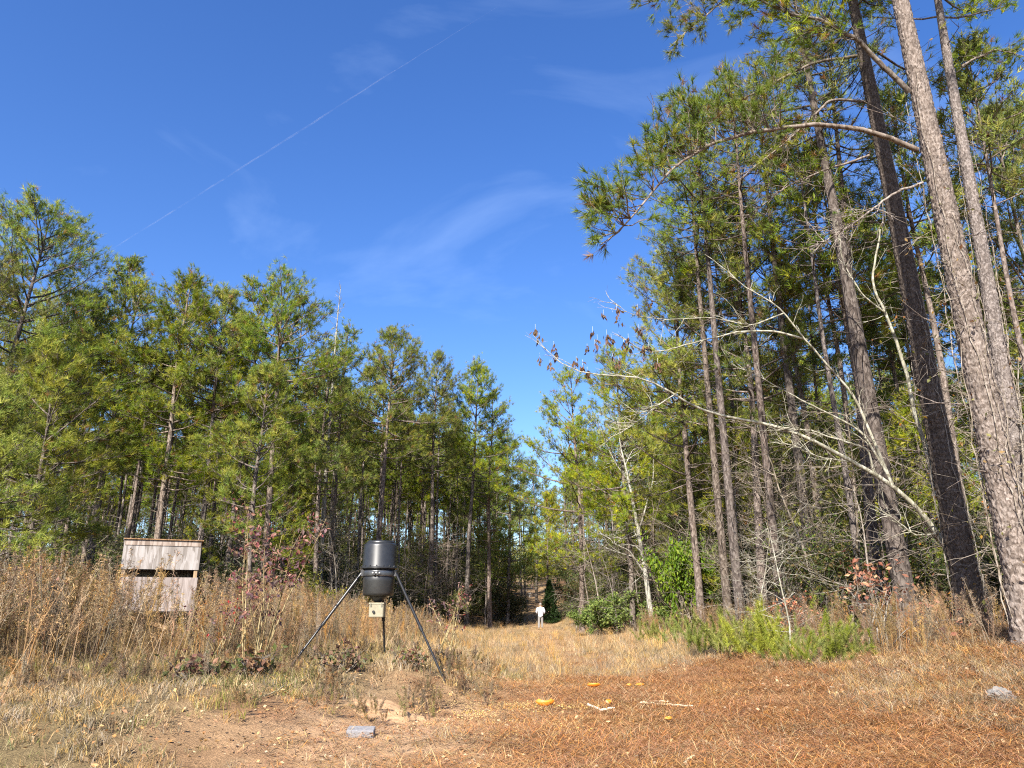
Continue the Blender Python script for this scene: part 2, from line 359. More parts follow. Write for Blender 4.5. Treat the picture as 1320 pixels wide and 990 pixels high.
def trunk_path(H, lean, rng, k=26, wob=.12):
    h = np.linspace(0, 1, k)**.9
    ph = rng.uniform(0, 6, 4)
    x = lean[0]*h*H + wob*(np.sin(h*5+ph[0])-math.sin(ph[0])) + .4*wob*np.sin(h*13+ph[1])*h
    y = lean[1]*h*H + wob*(np.sin(h*4.3+ph[2])-math.sin(ph[2]))
    return np.stack([x, y, h*H-.25*(1-h)], 1), h
def bark_relief(mb, pts, rads, rng, na=72, step=.035, depth=.12, cw=.075, ch=.13, col=(1, 1, 1)):
    """trunk with plated, furrowed bark as real relief"""
    seg = np.linalg.norm(np.diff(pts, axis=0), axis=1); s = np.concatenate([[0], np.cumsum(seg)])
    k = int(s[-1]/step); ss = np.linspace(0, s[-1], k)
    p = np.stack([np.interp(ss, s, pts[:, i]) for i in range(3)], 1); r = np.interp(ss, s, rads)
    a = np.arange(na)*2*np.pi/na
    nc = max(6, int(2*np.pi*r[len(r)//4]/cw)); A, Sg = np.meshgrid(a/(2*np.pi)*nc, ss/ch)
    Sg = Sg+.5*vnoise(A*.7, Sg*.7, 3); A = A+.35*(vnoise(A*1.3, Sg*1.3, 5)-.5)
    f1 = np.full(A.shape, 9.); f2 = np.full(A.shape, 9.); cid = np.zeros(A.shape)
    ia, ib = np.floor(A), np.floor(Sg)
    for da in (-1, 0, 1):
        for db in (-1, 0, 1):
            ca_, cb_ = ia+da, ib+db; cm = np.mod(ca_, nc)
            d = np.hypot(ca_+.15+.7*vhash(cm, cb_, 1)-A, cb_+.15+.7*vhash(cm, cb_, 2)-Sg)
            new = d < f1; f2 = np.where(new, f1, np.minimum(f2, d)); cid = np.where(new, vhash(cm, cb_, 3), cid); f1 = np.minimum(f1, d)
    e = sst(.02, .32, f2-f1)
    rr = r[:, None]*(1+depth*(e-.6)+depth*.5*(cid-.5)*e + .35*depth*(vnoise(A*4, Sg*5, 8)-.5))
    rr = rr*(1+.16*np.sin(a*4+1)[None]*np.exp(-ss/.5)[:, None])
    t = np.gradient(p, axis=0); t = unit(t); u = unit(np.cross(t, np.array([0, 1., 0]))); v = np.cross(t, u)
    V = p[:, None]+rr[..., None]*(np.cos(a)[None, :, None]*u[:, None]+np.sin(a)[None, :, None]*v[:, None])
    i = np.arange(k-1)[:, None]*na; j = np.arange(na)[None]; j2 = (j+1) % na
    c = np.array(col)*(.8+.4*cid)[..., None].reshape(-1, 1)
    mb.add(V.reshape(-1, 3), np.stack([i+j, i+na+j, i+na+j2, i+j2], -1).reshape(-1, 4), c)

def pine(seed, H, R0=.16, crown=.42, Rc=2.6, lean=(0, 0), nb=48, dens=1.0, nn=12, ln=.27, wd=.016, yel=.3, brown=.03,
         stubs=14, wob=.12, relief=False, sides=9, az0=None, open_=0., one=None, col=(1, 1, 1), low=0):
    """returns (wood MB, needle MB) of one pine, base at the origin"""
    rng = np.random.RandomState(seed); wd_, nl = MB(), MB()
    path, h = trunk_path(H, lean, rng, wob=wob)
    rad = R0*(1-h)**.75*(1+(.42 if relief else .5)*np.exp(-h*H/.4))*.97+.012
    def at(t): return np.array([np.interp(t, h, path[:, i]) for i in range(3)]), float(np.interp(t, h, rad))
    if relief:
        kk = h < relief; bark_relief(wd_, path[kk], rad[kk], rng, col=col)
        k2 = np.where(~kk)[0]; k2 = np.concatenate([[k2[0]-1], k2]); wd_.tube(path[k2], rad[k2], 20, col)
    else: wd_.tube(path, rad, sides, col)
    S0, S1, q0, q1 = [], [], [], []
    TP, TD = [], []
    for i in range(stubs):                                    # dead limbs below the crown
        t = rng.uniform(.12, crown+.1); p, r = at(t); a = rng.uniform(0, 6.28); l = rng.uniform(.3, 1.7)*min(1, H/16)
        d = np.array([math.cos(a), math.sin(a), rng.uniform(-.25, .35)]); m = p+d*l*.55; e = m+(d+rng.normal(size=3)*.35)*l*.45
        S0 += [p, m]; S1 += [m, e]; q0 += [.018, .011]; q1 += [.011, .004]
        for _ in range(2):
            e2 = m+(d+rng.normal(size=3)*.7)*l*.35; S0.append(m); S1.append(e2); q0.append(.007); q1.append(.003)
    ts = crown+(1-crown)*(np.sort(rng.uniform(0, 1, nb))**.92)*.985
    if low: ts = np.concatenate([rng.uniform(low, crown, int(nb*.3)), ts])
    for i, t in enumerate(ts):
        u = max(0, (t-crown)/(1-crown)); p, r = at(t)
        a = (az0 if az0 is not None else 0) + i*2.4 + rng.uniform(-.5, .5)
        prof = (1-u**2.0)**.62*(.66+.34*min(1, u*3.5)) + .05
        Lb = Rc*prof*rng.uniform(.65, 1.18)
        if one is not None: Lb *= .6+.65*max(0, math.cos(a-one))
        el = R(-10+62*u**1.5+rng.uniform(-14, 16)); n = 6
        d = np.array([math.cos(a)*math.cos(el), math.sin(a)*math.cos(el), math.sin(el)]); pts = [p]
        for k in range(n-1):
            d = unit(d+np.array([0, 0, .11])+rng.normal(size=3)*.10); pts.append(pts[-1]+d*Lb/(n-1))
        pts = np.array(pts); rb = .010+.011*Lb*(1-np.linspace(0, 1, n))
        S0 += list(pts[:-1]); S1 += list(pts[1:]); q0 += list(rb[:-1]); q1 += list(rb[1:])
        ns = max(3, int((3+3.6*Lb)*dens))
        for s in np.linspace(.42+open_, 1, ns):
            k = min(n-2, int(s*(n-1))); f = s*(n-1)-k; b0 = pts[k]*(1-f)+pts[k+1]*f; bd = unit(pts[k+1]-pts[k])
            sd = unit(np.cross(bd, [0, 0, 1.]))*rng.choice([-1, 1])
            d2 = unit(bd*rng.uniform(.5, 1)+sd*rng.uniform(.2, 1)+np.array([0, 0, rng.uniform(.05, .6)]))
            if s > .98: d2 = bd
            l2 = (.2+.34*Lb*(1.15-s))*rng.uniform(.7, 1.2); e = b0+d2*l2
            S0.append(b0); S1.append(e); q0.append(.009); q1.append(.005)
            for j in range(rng.randint(2, 6)):
                f2 = rng.uniform(.3, 1); o = rng.normal(size=3)*.13+np.array([0, 0, .05]); c = b0+d2*l2*f2+o*(1+l2*.5)
                TP.append(c); TD.append(d2*.7+rng.normal(size=3)*.45+np.array([0, 0, .5]))
                if rng.uniform() < .6: S0.append(b0+d2*l2*f2*.8); S1.append(c); q0.append(.005); q1.append(.003)
    p, r = at(1.0); TP += [p]*4; TD += list(rng.normal(size=(4, 3))*.4+[0, 0, 1])
    wd_.segs(S0, S1, q0, q1, 4, col)
    TP = np.array(TP); ax = np.stack([np.interp(TP[:, 2], path[:, 2], path[:, i]) for i in (0, 1)], 1); ou = np.concatenate([TP[:, :2]-ax, np.full((len(TP), 1), .25)], 1)
    needles(nl, TP, np.array(TD), rng, nn, ln, wd, needle_cols(len(TP), rng, yel, brown), out=ou)
    return wd_, nl
def pine_thing(name, label, loc, wood, need, group=None, barkm=None, cat='pine tree'):
    o = thing(name, label, cat, loc, group=group)
    wood.build('trunk', barkm or M_BARK, o, smooth=True); need.build('crown', M_NEEDLE, o)
    return o

def branching(mb, p, d, ln, r, depth, rng, tips, up=.15, spread=.6, kids=(2, 4), wob=.18, shrink=.68, minr=.003, nseg=4):
    """recursive bare branches; collects tip points"""
    st = [(np.array(p, float), unit(d), ln, r, depth)]
    A, B, ra, rb_ = [], [], [], []
    while st:
        p, d, ln, r, dp = st.pop()
        k = rng.randint(*kids) if dp > 0 else 0
        forks = sorted(rng.uniform(.3, 1, k))
        pts = [p]
        for i in range(nseg):
            d = unit(d+rng.normal(size=3)*wob+np.array([0, 0, up*.25])); pts.append(pts[-1]+d*ln/nseg)
        e = max(minr*.7, r*.55); rr = np.linspace(r, e, nseg+1)
        A += pts[:-1]; B += pts[1:]; ra += list(rr[:-1]); rb_ += list(rr[1:])
        for f in forks:
            i = min(nseg-1, int(f*nseg)); w = f*nseg-i; b0 = pts[i]*(1-w)+pts[i+1]*w
            st.append((b0, unit(d+rng.normal(size=3)*spread+np.array([0, 0, up])), ln*shrink*rng.uniform(.7, 1.2), max(minr, rr[i]*.6), dp-1))
        if dp <= 1: tips += pts[2:]
    mb.segs(A, B, ra, rb_, 4 if r > .03 else 3)
    return tips

# ------------------------------------------------------------------ stuff scattered over the ground
def scatter(name, label, cat, meshes, pts, rz, scl, idx, tilt=None):
    col = bpy.data.collections.new(name+'_pieces')
    for i, m in enumerate(meshes): col.objects.link(bpy.data.objects.new('piece_%02d' % i, m))
    me = bpy.data.meshes.new(name); n = len(pts); me.vertices.add(n); me.vertices.foreach_set('co', np.asarray(pts, float).ravel())
    rot = np.zeros((n, 3)); rot[:, 2] = rz
    if tilt is not None: rot[:, :2] = tilt
    a = me.attributes.new('rot', 'FLOAT_VECTOR', 'POINT'); a.data.foreach_set('vector', rot.ravel())
    a = me.attributes.new('scl', 'FLOAT', 'POINT'); a.data.foreach_set('value', np.asarray(scl, float))
    a = me.attributes.new('pick', 'INT', 'POINT'); a.data.foreach_set('value', np.asarray(idx, np.int32))
    o = link(name, me); tag(o, label, cat, None, 'stuff')
    ng = bpy.data.node_groups.new(name+'_scatter', 'GeometryNodeTree')
    ng.interface.new_socket('Geometry', in_out='INPUT', socket_type='NodeSocketGeometry'); ng.interface.new_socket('Geometry', in_out='OUTPUT', socket_type='NodeSocketGeometry')
    gi, go = ng.nodes.new('NodeGroupInput'), ng.nodes.new('NodeGroupOutput')
    ci = ng.nodes.new('GeometryNodeCollectionInfo'); ci.inputs[0].default_value = col; ci.inputs['Separate Children'].default_value = True; ci.inputs['Reset Children'].default_value = True
    ip = ng.nodes.new('GeometryNodeInstanceOnPoints'); ip.inputs['Pick Instance'].default_value = True
    def na_(nm, ty): x = ng.nodes.new('GeometryNodeInputNamedAttribute'); x.data_type = ty; x.inputs['Name'].default_value = nm; return x
    ng.links.new(gi.outputs[0], ip.inputs['Points']); ng.links.new(ci.outputs[0], ip.inputs['Instance'])
    ng.links.new(na_('pick', 'INT').outputs[0], ip.inputs['Instance Index']); ng.links.new(na_('rot', 'FLOAT_VECTOR').outputs[0], ip.inputs['Rotation'])
    ng.links.new(na_('scl', 'FLOAT').outputs[0], ip.inputs['Scale']); ng.links.new(ip.outputs[0], go.inputs[0])
    md = o.modifiers.new('scatter', 'NODES'); md.node_group = ng
    return o
def grass_clump(seed, n, rad, h, bend, w, cols, lay=.0):
    rng = np.random.RandomState(seed); mb = MB(); c = np.array(cols)
    a = rng.uniform(0, 6.28, n); rr = rad*np.sqrt(rng.uniform(0, 1, n)); b0 = np.stack([rr*np.cos(a), rr*np.sin(a), np.full(n, -.02)], 1)
    l = h*rng.uniform(.45, 1.15, n)[:, None]; o = rng.uniform(0, 6.28, n); out = np.stack([np.cos(o), np.sin(o), np.zeros(n)], 1)
    tl = (lay+bend*rng.uniform(0, 1, n))[:, None]
    d1 = unit(out*tl*.5+[0, 0, 1]); d2 = unit(out*tl*1.6+np.array([0, 0, 1.-lay*.4]))
    m = b0+d1*l*.5; e = m+d2*l*.5; s = unit(np.cross(d1, rng.normal(size=(n, 3))))*w*.5
    V = np.stack([b0-s, b0+s, m-s*.7, m+s*.7, e], 1).reshape(-1, 3); k = np.arange(n)[:, None]*5
    cc = c[rng.randint(len(c), size=n)]*rng.uniform(.7, 1.25, (n, 1))
    mb.add(V, np.concatenate([k+[[0, 1, 3]], k+[[0, 3, 2]], k+[[2, 3, 4]]]), np.repeat(cc, 5, 0))
    return mb
def straw_mat(seed, n, rad, cols, ln=.22, w=.006, lift=.05):
    rng = np.random.RandomState(seed); mb = MB(); c = np.array(cols)
    p = np.stack([rng.normal(0, rad*.5, n), rng.normal(0, rad*.5, n), rng.uniform(.0, lift, n)], 1)
    a = rng.uniform(0, 6.28, n); d = np.stack([np.cos(a), np.sin(a), rng.normal(0, .18, n)], 1); l = ln*rng.uniform(.5, 1.2, (n, 1))
    s = np.stack([-np.sin(a), np.cos(a), np.zeros(n)], 1)*w*.5; mid = p+d*l*.5+np.stack([s[:, 0], s[:, 1], np.full(n, .012)], 1)
    V = np.stack([p-s, p+s, mid+s, mid-s, p+d*l], 1).reshape(-1, 3); k = np.arange(n)[:, None]*5
    cc = c[rng.randint(len(c), size=n)]*rng.uniform(.65, 1.3, (n, 1))
    mb.add(V, np.concatenate([k+[[0, 1, 2]], k+[[0, 2, 3]], k+[[3, 2, 4]]]), np.repeat(cc, 5, 0))
    return mb
def weed(seed, H, cols, plume=1.0, fine=.006, stems=1, green=None):
    """dead tall weed: stems with upswept side twigs and feathery seed heads"""
    rng = np.random.RandomState(seed); mb = MB(); c = np.array(cols)
    for s in range(stems):
        b0 = np.array([rng.normal(0, .07*(stems > 1)), rng.normal(0, .07*(stems > 1)), -.05]); d = unit(np.array([rng.normal(0, .12), rng.normal(0, .12), 1])); pts = [b0]
        hh = H*rng.uniform(.75, 1.08)
        for i in range(7): d = unit(d+rng.normal(size=3)*.05); pts.append(pts[-1]+d*hh/7)
        pts = np.array(pts); sc = c[rng.randint(len(c))]
        mb.tube(pts, np.linspace(fine, fine*.35, 8), 4, sc*.9, cap=False)
        A, B = [], []; LP = []
        for i in range(int(24*plume)):
            t = rng.uniform(.38, 1); k = min(6, int(t*7)); p = pts[k]+(pts[k+1]-pts[k])*(t*7-k)
            a = rng.uniform(0, 6.28); l = hh*rng.uniform(.08, .24)*(1.25-t); q = p+np.array([math.cos(a)*.6, math.sin(a)*.6, .8])*l
            A.append(p); B.append(q)
            f = rng.uniform(.2, 1.05, 9)[:, None]; LP.append(p+(q-p)*f+rng.normal(0, .012, (9, 3)))
        mb.segs(A, B, fine*.4, fine*.2, 3, sc)
        LP = np.concatenate(LP); cc = c[rng.randint(len(c), size=len(LP))]*rng.uniform(.7, 1.3, (len(LP), 1))
        leaves(mb, LP, rng, .045, cc, aspect=5)
    return mb

TAN = [(.36, .26, .13), (.42, .31, .17), (.30, .21, .10), (.33, .22, .10)]
GREY = [(.28, .23, .16), (.34, .28, .2), (.22, .17, .11)]
ORG = [(.42, .24, .10), (.36, .20, .085), (.45, .29, .14)]
GRN = [(.15, .17, .05), (.19, .19, .06), (.11, .13, .035)]
RED = [(.40, .20, .085), (.34, .16, .065), (.45, .255, .12), (.24, .11, .05), (.28, .13, .058), (.36, .18, .075)]
rs = np.random.RandomState(5)
def spread_pts(n, xr, yr, dens, seed):
    r = np.random.RandomState(seed); x = r.uniform(*xr, n); y = r.uniform(*yr, n); k = r.uniform(size=n) < dens(x, y); x, y = x[k], y[k]
    return np.stack([x, y, ground_z(x, y)], 1), r
def inview(x, y, pad=1.5): return (np.abs(x) < .72*y+pad)
# bank and field: short dry grass
ms = [grass_clump(20+i, 34, .16, .22, 1.0, .007, [TAN+ORG, TAN+GREY+[(.17, .13, .08)], TAN+GREY, TAN+GRN, GRN+TAN][i], .25).mesh('short_grass', M_DRY) for i in range(5)]
def d_short(x, y):
    c = clearing_mask(x, y); n = vnoise(x*1.1, y*1.1, 21); wd = np.maximum(wood_left(y)-x > 0, x > wood_right(y)+1)
    return inview(x, y)*np.clip((1-c)*1.1*(.3+1.3*n*vnoise(x*2.7, y*2.7, 27)**.6)+.04*(n > .55), 0, 1)*(1-.6*wd)*np.clip(18/np.maximum(y, 6), .3, 1.2)
p_, r_ = spread_pts(34000, (-22, 14), (6.5, 30), d_short, 31)
gsel = (vnoise(p_[:, 0]*.6, p_[:, 1]*.6, 22) > .52)*(p_[:, 0] < left_edge(p_[:, 1])+.5)
ix = np.where(gsel*(r_.uniform(size=len(p_)) < .75), r_.randint(3, 5, len(p_)), r_.randint(0, 3, len(p_)))
scatter('short_grass', 'short dry tan and olive grass covering the bank and field', 'grass', ms, p_, r_.uniform(0, 6.28, len(p_)), r_.uniform(.4, 1.25, len(p_))*np.where(p_[:, 1] < 11.5, .9, 1.), ix)
# pine straw on the pad
ms = [straw_mat(40+i, 95, .55, [RED, RED+TAN, RED, TAN+RED][i], w=.0042).mesh('pine_straw', M_STRAW) for i in range(4)]
def d_straw(x, y):
    c = clearing_mask(x, y); rgt = sst(-1.5, 2.5, x-.1*(y-11))
    dr = np.clip(.25+1.5*vnoise(x*.9+3, y*1.6, 28), 0, 1.1)
    return inview(x, y)*dr*np.clip(c*(.12+.9*rgt)+sst(4.2, 6, x)*sst(22, 16, y)*.8, 0, 1)*np.clip(14/np.maximum(y, 6), .3, 1)
p_, r_ = spread_pts(13000, (-6, 14), (6.5, 24), d_straw, 33)
ix = np.where(p_[:, 0] < 0, r_.randint(1, 4, len(p_)), r_.randint(0, 3, len(p_)))
scatter('pine_straw', 'fallen reddish pine needles matted over the clearing', 'pine straw', ms, p_, r_.uniform(0, 6.28, len(p_)), r_.uniform(.7, 1.4, len(p_)), ix)
# leaf litter and chips
ms = []
for i in range(3):
    r0 = np.random.RandomState(60+i); mb = MB(); n = 16
    p0 = np.stack([r0.normal(0, .3, n), r0.normal(0, .3, n), r0.uniform(0.002, .014, n)], 1)
    leaves(mb, p0, r0, .05, np.array([(.30, .17, .08), (.40, .27, .15), (.2, .11, .055), (.36, .28, .18)])[r0.randint(4, size=n)]*r0.uniform(.7, 1.2, (n, 1)), dirs=np.stack([r0.normal(size=n), r0.normal(size=n), r0.normal(0, .25, n)], 1))
    ms.append(mb.mesh('leaf_litter', M_STRAW))
p_, r_ = spread_pts(5200, (-20, 14), (6.5, 26), lambda x, y: inview(x, y)*.5*np.clip(12/y, .2, 1), 35)
scatter('leaf_litter', 'small brown fallen leaves and chips strewn on the ground', 'leaf litter', ms, p_, r_.uniform(0, 6.28, len(p_)), r_.uniform(.6, 1.4, len(p_)), r_.randint(0, 3, len(p_)))
# field of tall orange-tan broom grass
ms = [grass_clump(70+i, 34, .2, [.42, .62, .5, .36][i], .8, .009, [TAN+ORG, ORG+TAN, ORG+GREY, TAN+GREY+[(.16, .11, .07)]][i], .15).mesh('broom_grass', M_DRY) for i in range(4)]
def d_broom(x, y):
    c = clearing_mask(x, y); n = vnoise(x*.5, y*.5, 23)
    w = np.maximum(sst(-1, 2, wood_left(y)-x), sst(-.5, 1.5, x-wood_right(y)))
    f = np.maximum(sst(16.5, 20, y+1.5*(n-.5)), sst(.8, 3.0, left_edge(y)-x)*sst(12.2, 14, y))
    return inview(x, y)*f*(1-c*.93)*(1-w*.92)*np.clip(.05+1.3*n*vnoise(x*1.7, y*1.7, 24)**.5, 0, 1)
p_, r_ = spread_pts(15000, (-30, 12), (12, 75), d_broom, 37)
scatter('broom_grass', 'knee high orange tan dead grass filling the field between woods', 'grass', ms, p_, r_.uniform(0, 6.28, len(p_)), r_.uniform(.55, 1.15, len(p_))*np.where(p_[:, 1] > 40, .8, 1), r_.randint(0, 4, len(p_)))
# brush thicket on the left
BR = [(.22, .15, .085), (.27, .185, .105), (.16, .11, .065), (.25, .14, .075), (.20, .165, .095), (.13, .09, .06)]
ms = [weed(80+i, 1.75, [BR+ORG, TAN+ORG, BR+[(.14, .14, .05)], BR+ORG+[(.22, .21, .08)], GREY+BR][i], [1.2, .6, 1.5, 1.0, .6][i], .008, 3).mesh('brush', M_DRY) for i in range(5)]
def d_brush(x, y):
    n = vnoise(x*.45, y*.45, 25); front = np.interp(x, [-16, -9, -6, -4.2, -3.2], [10.5, 11.6, 12.8, 15.5, 21])
    return inview(x, y, 3)*sst(0, 1.2, y-front+1.2*(n-.5))*(x < -2.6)*sst(-1.5, 3, x-wood_left(y)+4)*(.25+n*.9)
p_, r_ = spread_pts(6500, (-26, -2.4), (10, 34), d_brush, 39)
fr = np.interp(p_[:, 0], [-16, -9, -5, -3.5], [1.2, 1.1, .75, .6])
pxc = 660+960*p_[:, 0]/(p_[:, 1]*.958+.2); wedge = (pxc > 150)*(pxc < 262)*(p_[:, 1] < 20.5); fr = np.where(wedge, np.where(r_.uniform(size=len(p_)) < .24, 1.05, .45), fr)
scatter('brush_thicket', 'tangled brown dead weeds and brush around the wooden blind', 'brush', ms, p_, r_.uniform(0, 6.28, len(p_)), r_.uniform(.5, 1.15, len(p_))*fr, r_.randint(0, 5, len(p_)), r_.normal(0, .09, (len(p_), 2)))
# weedy edge below the right woods
def d_brr(x, y):
    e = np.interp(y, [8, 12, 15, 20, 30, 50, 60], [8.2, 7.6, 6.6, 6.4, 6.4, 6.3, 5.0]); n = vnoise(x*.6, y*.6, 26)
    return inview(x, y, 2)*sst(-.4, 1.0, x-e)*sst(6, 2.5, x-e)*(.3+.8*n)*sst(13, 15.5, y)
p_, r_ = spread_pts(5200, (4, 16), (11, 62), d_brr, 41)
scatter('edge_weeds', 'dry weeds and stems along the edge of the shady woods', 'weeds', ms, p_, r_.uniform(0, 6.28, len(p_)), r_.uniform(.3, .75, len(p_)), r_.randint(0, 5, len(p_)), r_.normal(0, .15, (len(p_), 2)))
# scattered corn
r0 = np.random.RandomState(3); mb = MB(); n = 26
p0 = np.stack([r0.normal(0, .16, n), r0.normal(0, .12, n), r0.uniform(.0, .02, n)], 1)
for q in p0:
    rr_ = .009; mb.add(q+np.array([[rr_, 0, 0], [-rr_, 0, 0], [0, rr_, 0], [0, -rr_, 0], [0, 0, rr_], [0, 0, -rr_*.5]])*r0.uniform(.8, 1.6), [[0, 2, 4], [2, 1, 4], [1, 3, 4], [3, 0, 4], [2, 0, 5], [1, 2, 5], [3, 1, 5], [0, 3, 5]], np.array([.45, .31, .13])*r0.uniform(.7, 1.2))
cm = mb.mesh('corn_kernels', M_STRAW)
r_ = np.random.RandomState(44); cpt = []
for (px, py, D, sx, sy, n) in [(720, 887, 13.4, 1.0, .22, 46), (600, 900, 12.6, .6, .4, 14), (770, 889, 13.3, .6, .2, 22), (700, 930, 11.5, 1.5, .8, 26), (560, 890, 13, .5, .4, 10)]:
    c0 = P(px, py, D); x = c0[0]+r_.normal(0, sx*.5, n); y = D+r_.normal(0, sy, n); cpt.append(np.stack([x, y, ground_z(x, y)+.008], 1))
cpt = np.concatenate(cpt)
scatter('corn_kernels', 'pale spilled corn kernels scattered over the bare dirt', 'corn', [cm], cpt, r_.uniform(0, 6.28, len(cpt)), r_.uniform(.7, 1.3, len(cpt)), np.zeros(len(cpt)))

# ------------------------------------------------------------------ pines of the left woods (front row, each from its top in the photograph)
def by_top(px, py, D):
    p = P(px, py, D); b = gp(p[0], D); return b, p[2]-b[2]
LEFT = [ # top px, py, distance, kwargs, label
 (48, 284, 30, dict(Rc=4.5, crown=0.38, nb=64, R0=.2, open_=.05), 'tall broad pine with open rounded crown ending the tree line past the blind'),
 (-30, 330, 27, dict(Rc=3.9, crown=0.26, nb=60, R0=.18, yel=.5), 'pine with yellowing lower boughs next to the tall broad crowned pine'),
 (112, 385, 33, dict(Rc=3.0, crown=0.44, nb=54, R0=.15, yel=.3), 'middling pine squeezed against the tall broad crowned pine'),
 (172, 378, 34, dict(Rc=2.9, crown=0.49, nb=54, R0=.16), 'dark narrow pine standing behind the plywood blind'),
 (246, 364, 33, dict(Rc=3.2, crown=0.38, nb=62, R0=.16, yel=.35), 'full bright pine with a pointed twin top just past the blind'),
 (292, 385, 34, dict(Rc=2.9, crown=0.45, nb=56, R0=.15), 'lower shouldered pine crowding the full bright pine'),
 (372, 370, 35, dict(Rc=3.8, crown=0.50, nb=54, R0=.18, open_=.08, dens=.85), 'tall pine with airy umbrella crown and visible forked limbs'),
 (345, 480, 31, dict(Rc=2.7, crown=0.33, nb=51, R0=.12, yel=.55), 'short yellow green pine below the airy umbrella pine'),
 (428, 468, 38, dict(Rc=3.0, crown=0.41, nb=51, R0=.14, yel=.35), 'short dense pine beside the dead white snag'),
 (502, 433, 44, dict(Rc=3.3, crown=0.56, nb=60, R0=.19), 'bushy topped pine with long bare trunk above the feeder barrel'),
 (562, 462, 50, dict(Rc=2.8, crown=0.54, nb=57, R0=.17), 'slim pine next to the bushy topped pine'),
 (607, 473, 53, dict(Rc=2.9, crown=0.49, nb=57, R0=.17, yel=.4), 'pine with tufted spire top near the track opening'),
 (634, 512, 57, dict(Rc=3.0, crown=0.33, nb=62, R0=.17, yel=.25), 'dark pine leaning over the shaded side of the track'),
 (655, 560, 64, dict(Rc=3.2, crown=0.20, nb=60, R0=.16, yel=.2), 'low branched dark pine at the mouth of the track'),
 (75, 470, 25, dict(Rc=2.8, crown=0.26, nb=54, R0=.12, yel=.7, ln=.26), 'young yellow green pine rising from the brush left of the blind'),
 (5, 520, 21, dict(Rc=2.6, crown=0.20, nb=49, R0=.1, yel=.8, ln=.26), 'short yellow tinged pine at the edge of the brush'),
]
for i, (px, py, D, kw, lab) in enumerate(LEFT):
    b, H = by_top(px, py, D); kw = dict(kw); kw.setdefault('nn', 20)
    w_, n_ = pine(100+i, H, lean=(np.random.RandomState(i).normal(0, .012), 0), **kw)
    pine_thing('pine_tree', lab, b, w_, n_, 'pines along the front of the left woods')

# right side and far pines, by top
RIGHT = [
 (742, 482, 47, dict(Rc=4.2, crown=.22, nb=52, R0=.17, yel=.45, open_=.05, one=math.pi), 'pine reaching long boughs over the track beside the white barked sapling'),
 (800, 455, 41, dict(Rc=3.6, crown=.28, nb=62, R0=.15, yel=.5), 'yellow green pine behind the white barked sapling'),
 (872, 335, 31, dict(Rc=4.0, crown=.36, nb=66, R0=.16, yel=.5), 'pine with high sunlit crown above the dried leaf clusters'),
 (935, 262, 28, dict(Rc=3.9, crown=.42, nb=66, R0=.17, yel=.5), 'tall sunlit pine with twin bare trunks at the wood edge'),
 (1010, 300, 27, dict(Rc=3.0, crown=.6, dens=.6, nb=40, R0=.15, yel=.3), 'straight pine behind the bare arching limbs'),
 (690, 598, 92, dict(Rc=3.2, crown=.25, nb=50, R0=.17, yel=.6), 'bright yellow green pine closing the far end of the track'),
 (730, 590, 86, dict(Rc=3.4, crown=.22, nb=50, R0=.17, yel=.6), 'wide yellow green pine beyond the person and dark cedar'),
 (706, 640, 78, dict(Rc=2.4, crown=.3, nb=44, R0=.14, yel=.7), 'small sunlit pine above the dark cedar'),
 (1290, 160, 24, dict(Rc=3.4, crown=.4, nb=56, R0=.16, yel=.3), 'bushy pine seen past the big leaning trunk'),
 (1070, 235, 25, dict(Rc=2.8, crown=.6, dens=.6, nb=38, R0=.17, yel=.25), 'pine standing between the dark trunk and the bare limbs'),
 (1165, 330, 30, dict(Rc=3.0, crown=.4, nb=50, R0=.15, yel=.4), 'pine crown showing through the gap between the two big trunks'),
]
for i, (px, py, D, kw, lab) in enumerate(RIGHT):
    b, H = by_top(px, py, D); kw = dict(kw); kw.setdefault('nn', 20)
    w_, n_ = pine(200+i, H, lean=(np.random.RandomState(50+i).normal(0, .012), 0), **kw)
    pine_thing('pine_tree', lab, b, w_, n_, 'pines of the right woods and the track end')

# background rows: copies of a few slender pines
BG = []
for i in range(5):
    w_, n_ = pine(300+i, 17.5, R0=[.14, .12, .15, .11, .13][i], crown=[.58, .66, .52, .68, .6][i], Rc=[2.2, 1.9, 2.5, 1.8, 2.3][i], nb=36, nn=10, wd=.032, ln=.27, sides=7, stubs=18, yel=.3)
    BG.append((w_.mesh('trunk', M_BARK, True), n_.mesh('crown', M_NEEDLE)))
def bg_pine(i, loc, rz, sc, label, group):
    o = thing('pine_tree', label, 'pine tree', loc, rz, group); o.scale = (sc*1.0, sc*1.0, sc)
    link('trunk', BG[i][0], o); link('crown', BG[i][1], o); return o
r_ = np.random.RandomState(77)
taken = []
def free(x, y, dmin):
    for (a, b_) in taken:
        if (a-x)**2+(b_-y)**2 < dmin*dmin: return False
    taken.append((x, y)); return True
nL = nR = 0
def lab_left(x, y):
    px = 660+960*x/(y*.958); row = 'in the first rows' if y-36 < 14+.25*abs(px-300)/10 and y < 52 else 'deep in the stand'
    w = 'beyond the brush left of the blind' if px < 140 else 'behind the plywood blind' if px < 270 else 'behind the pink leaved sapling' if px < 420 else 'behind the feeder' if px < 540 else 'beside the shaded track mouth'
    return 'slender pine %s %s' % (row, w)
def lab_right(x, y):
    px = 660+960*x/(y*.958); row = 'near the wood edge' if x < wood_right(y)+8 else 'deep in the shade'
    w = 'behind the white barked sapling' if px < 880 else 'behind the paired pine trunks' if px < 1000 else 'behind the bare arching limbs' if px < 1150 else 'behind the big shaded pine trunk'
    return 'slender pine %s %s' % (row, w)
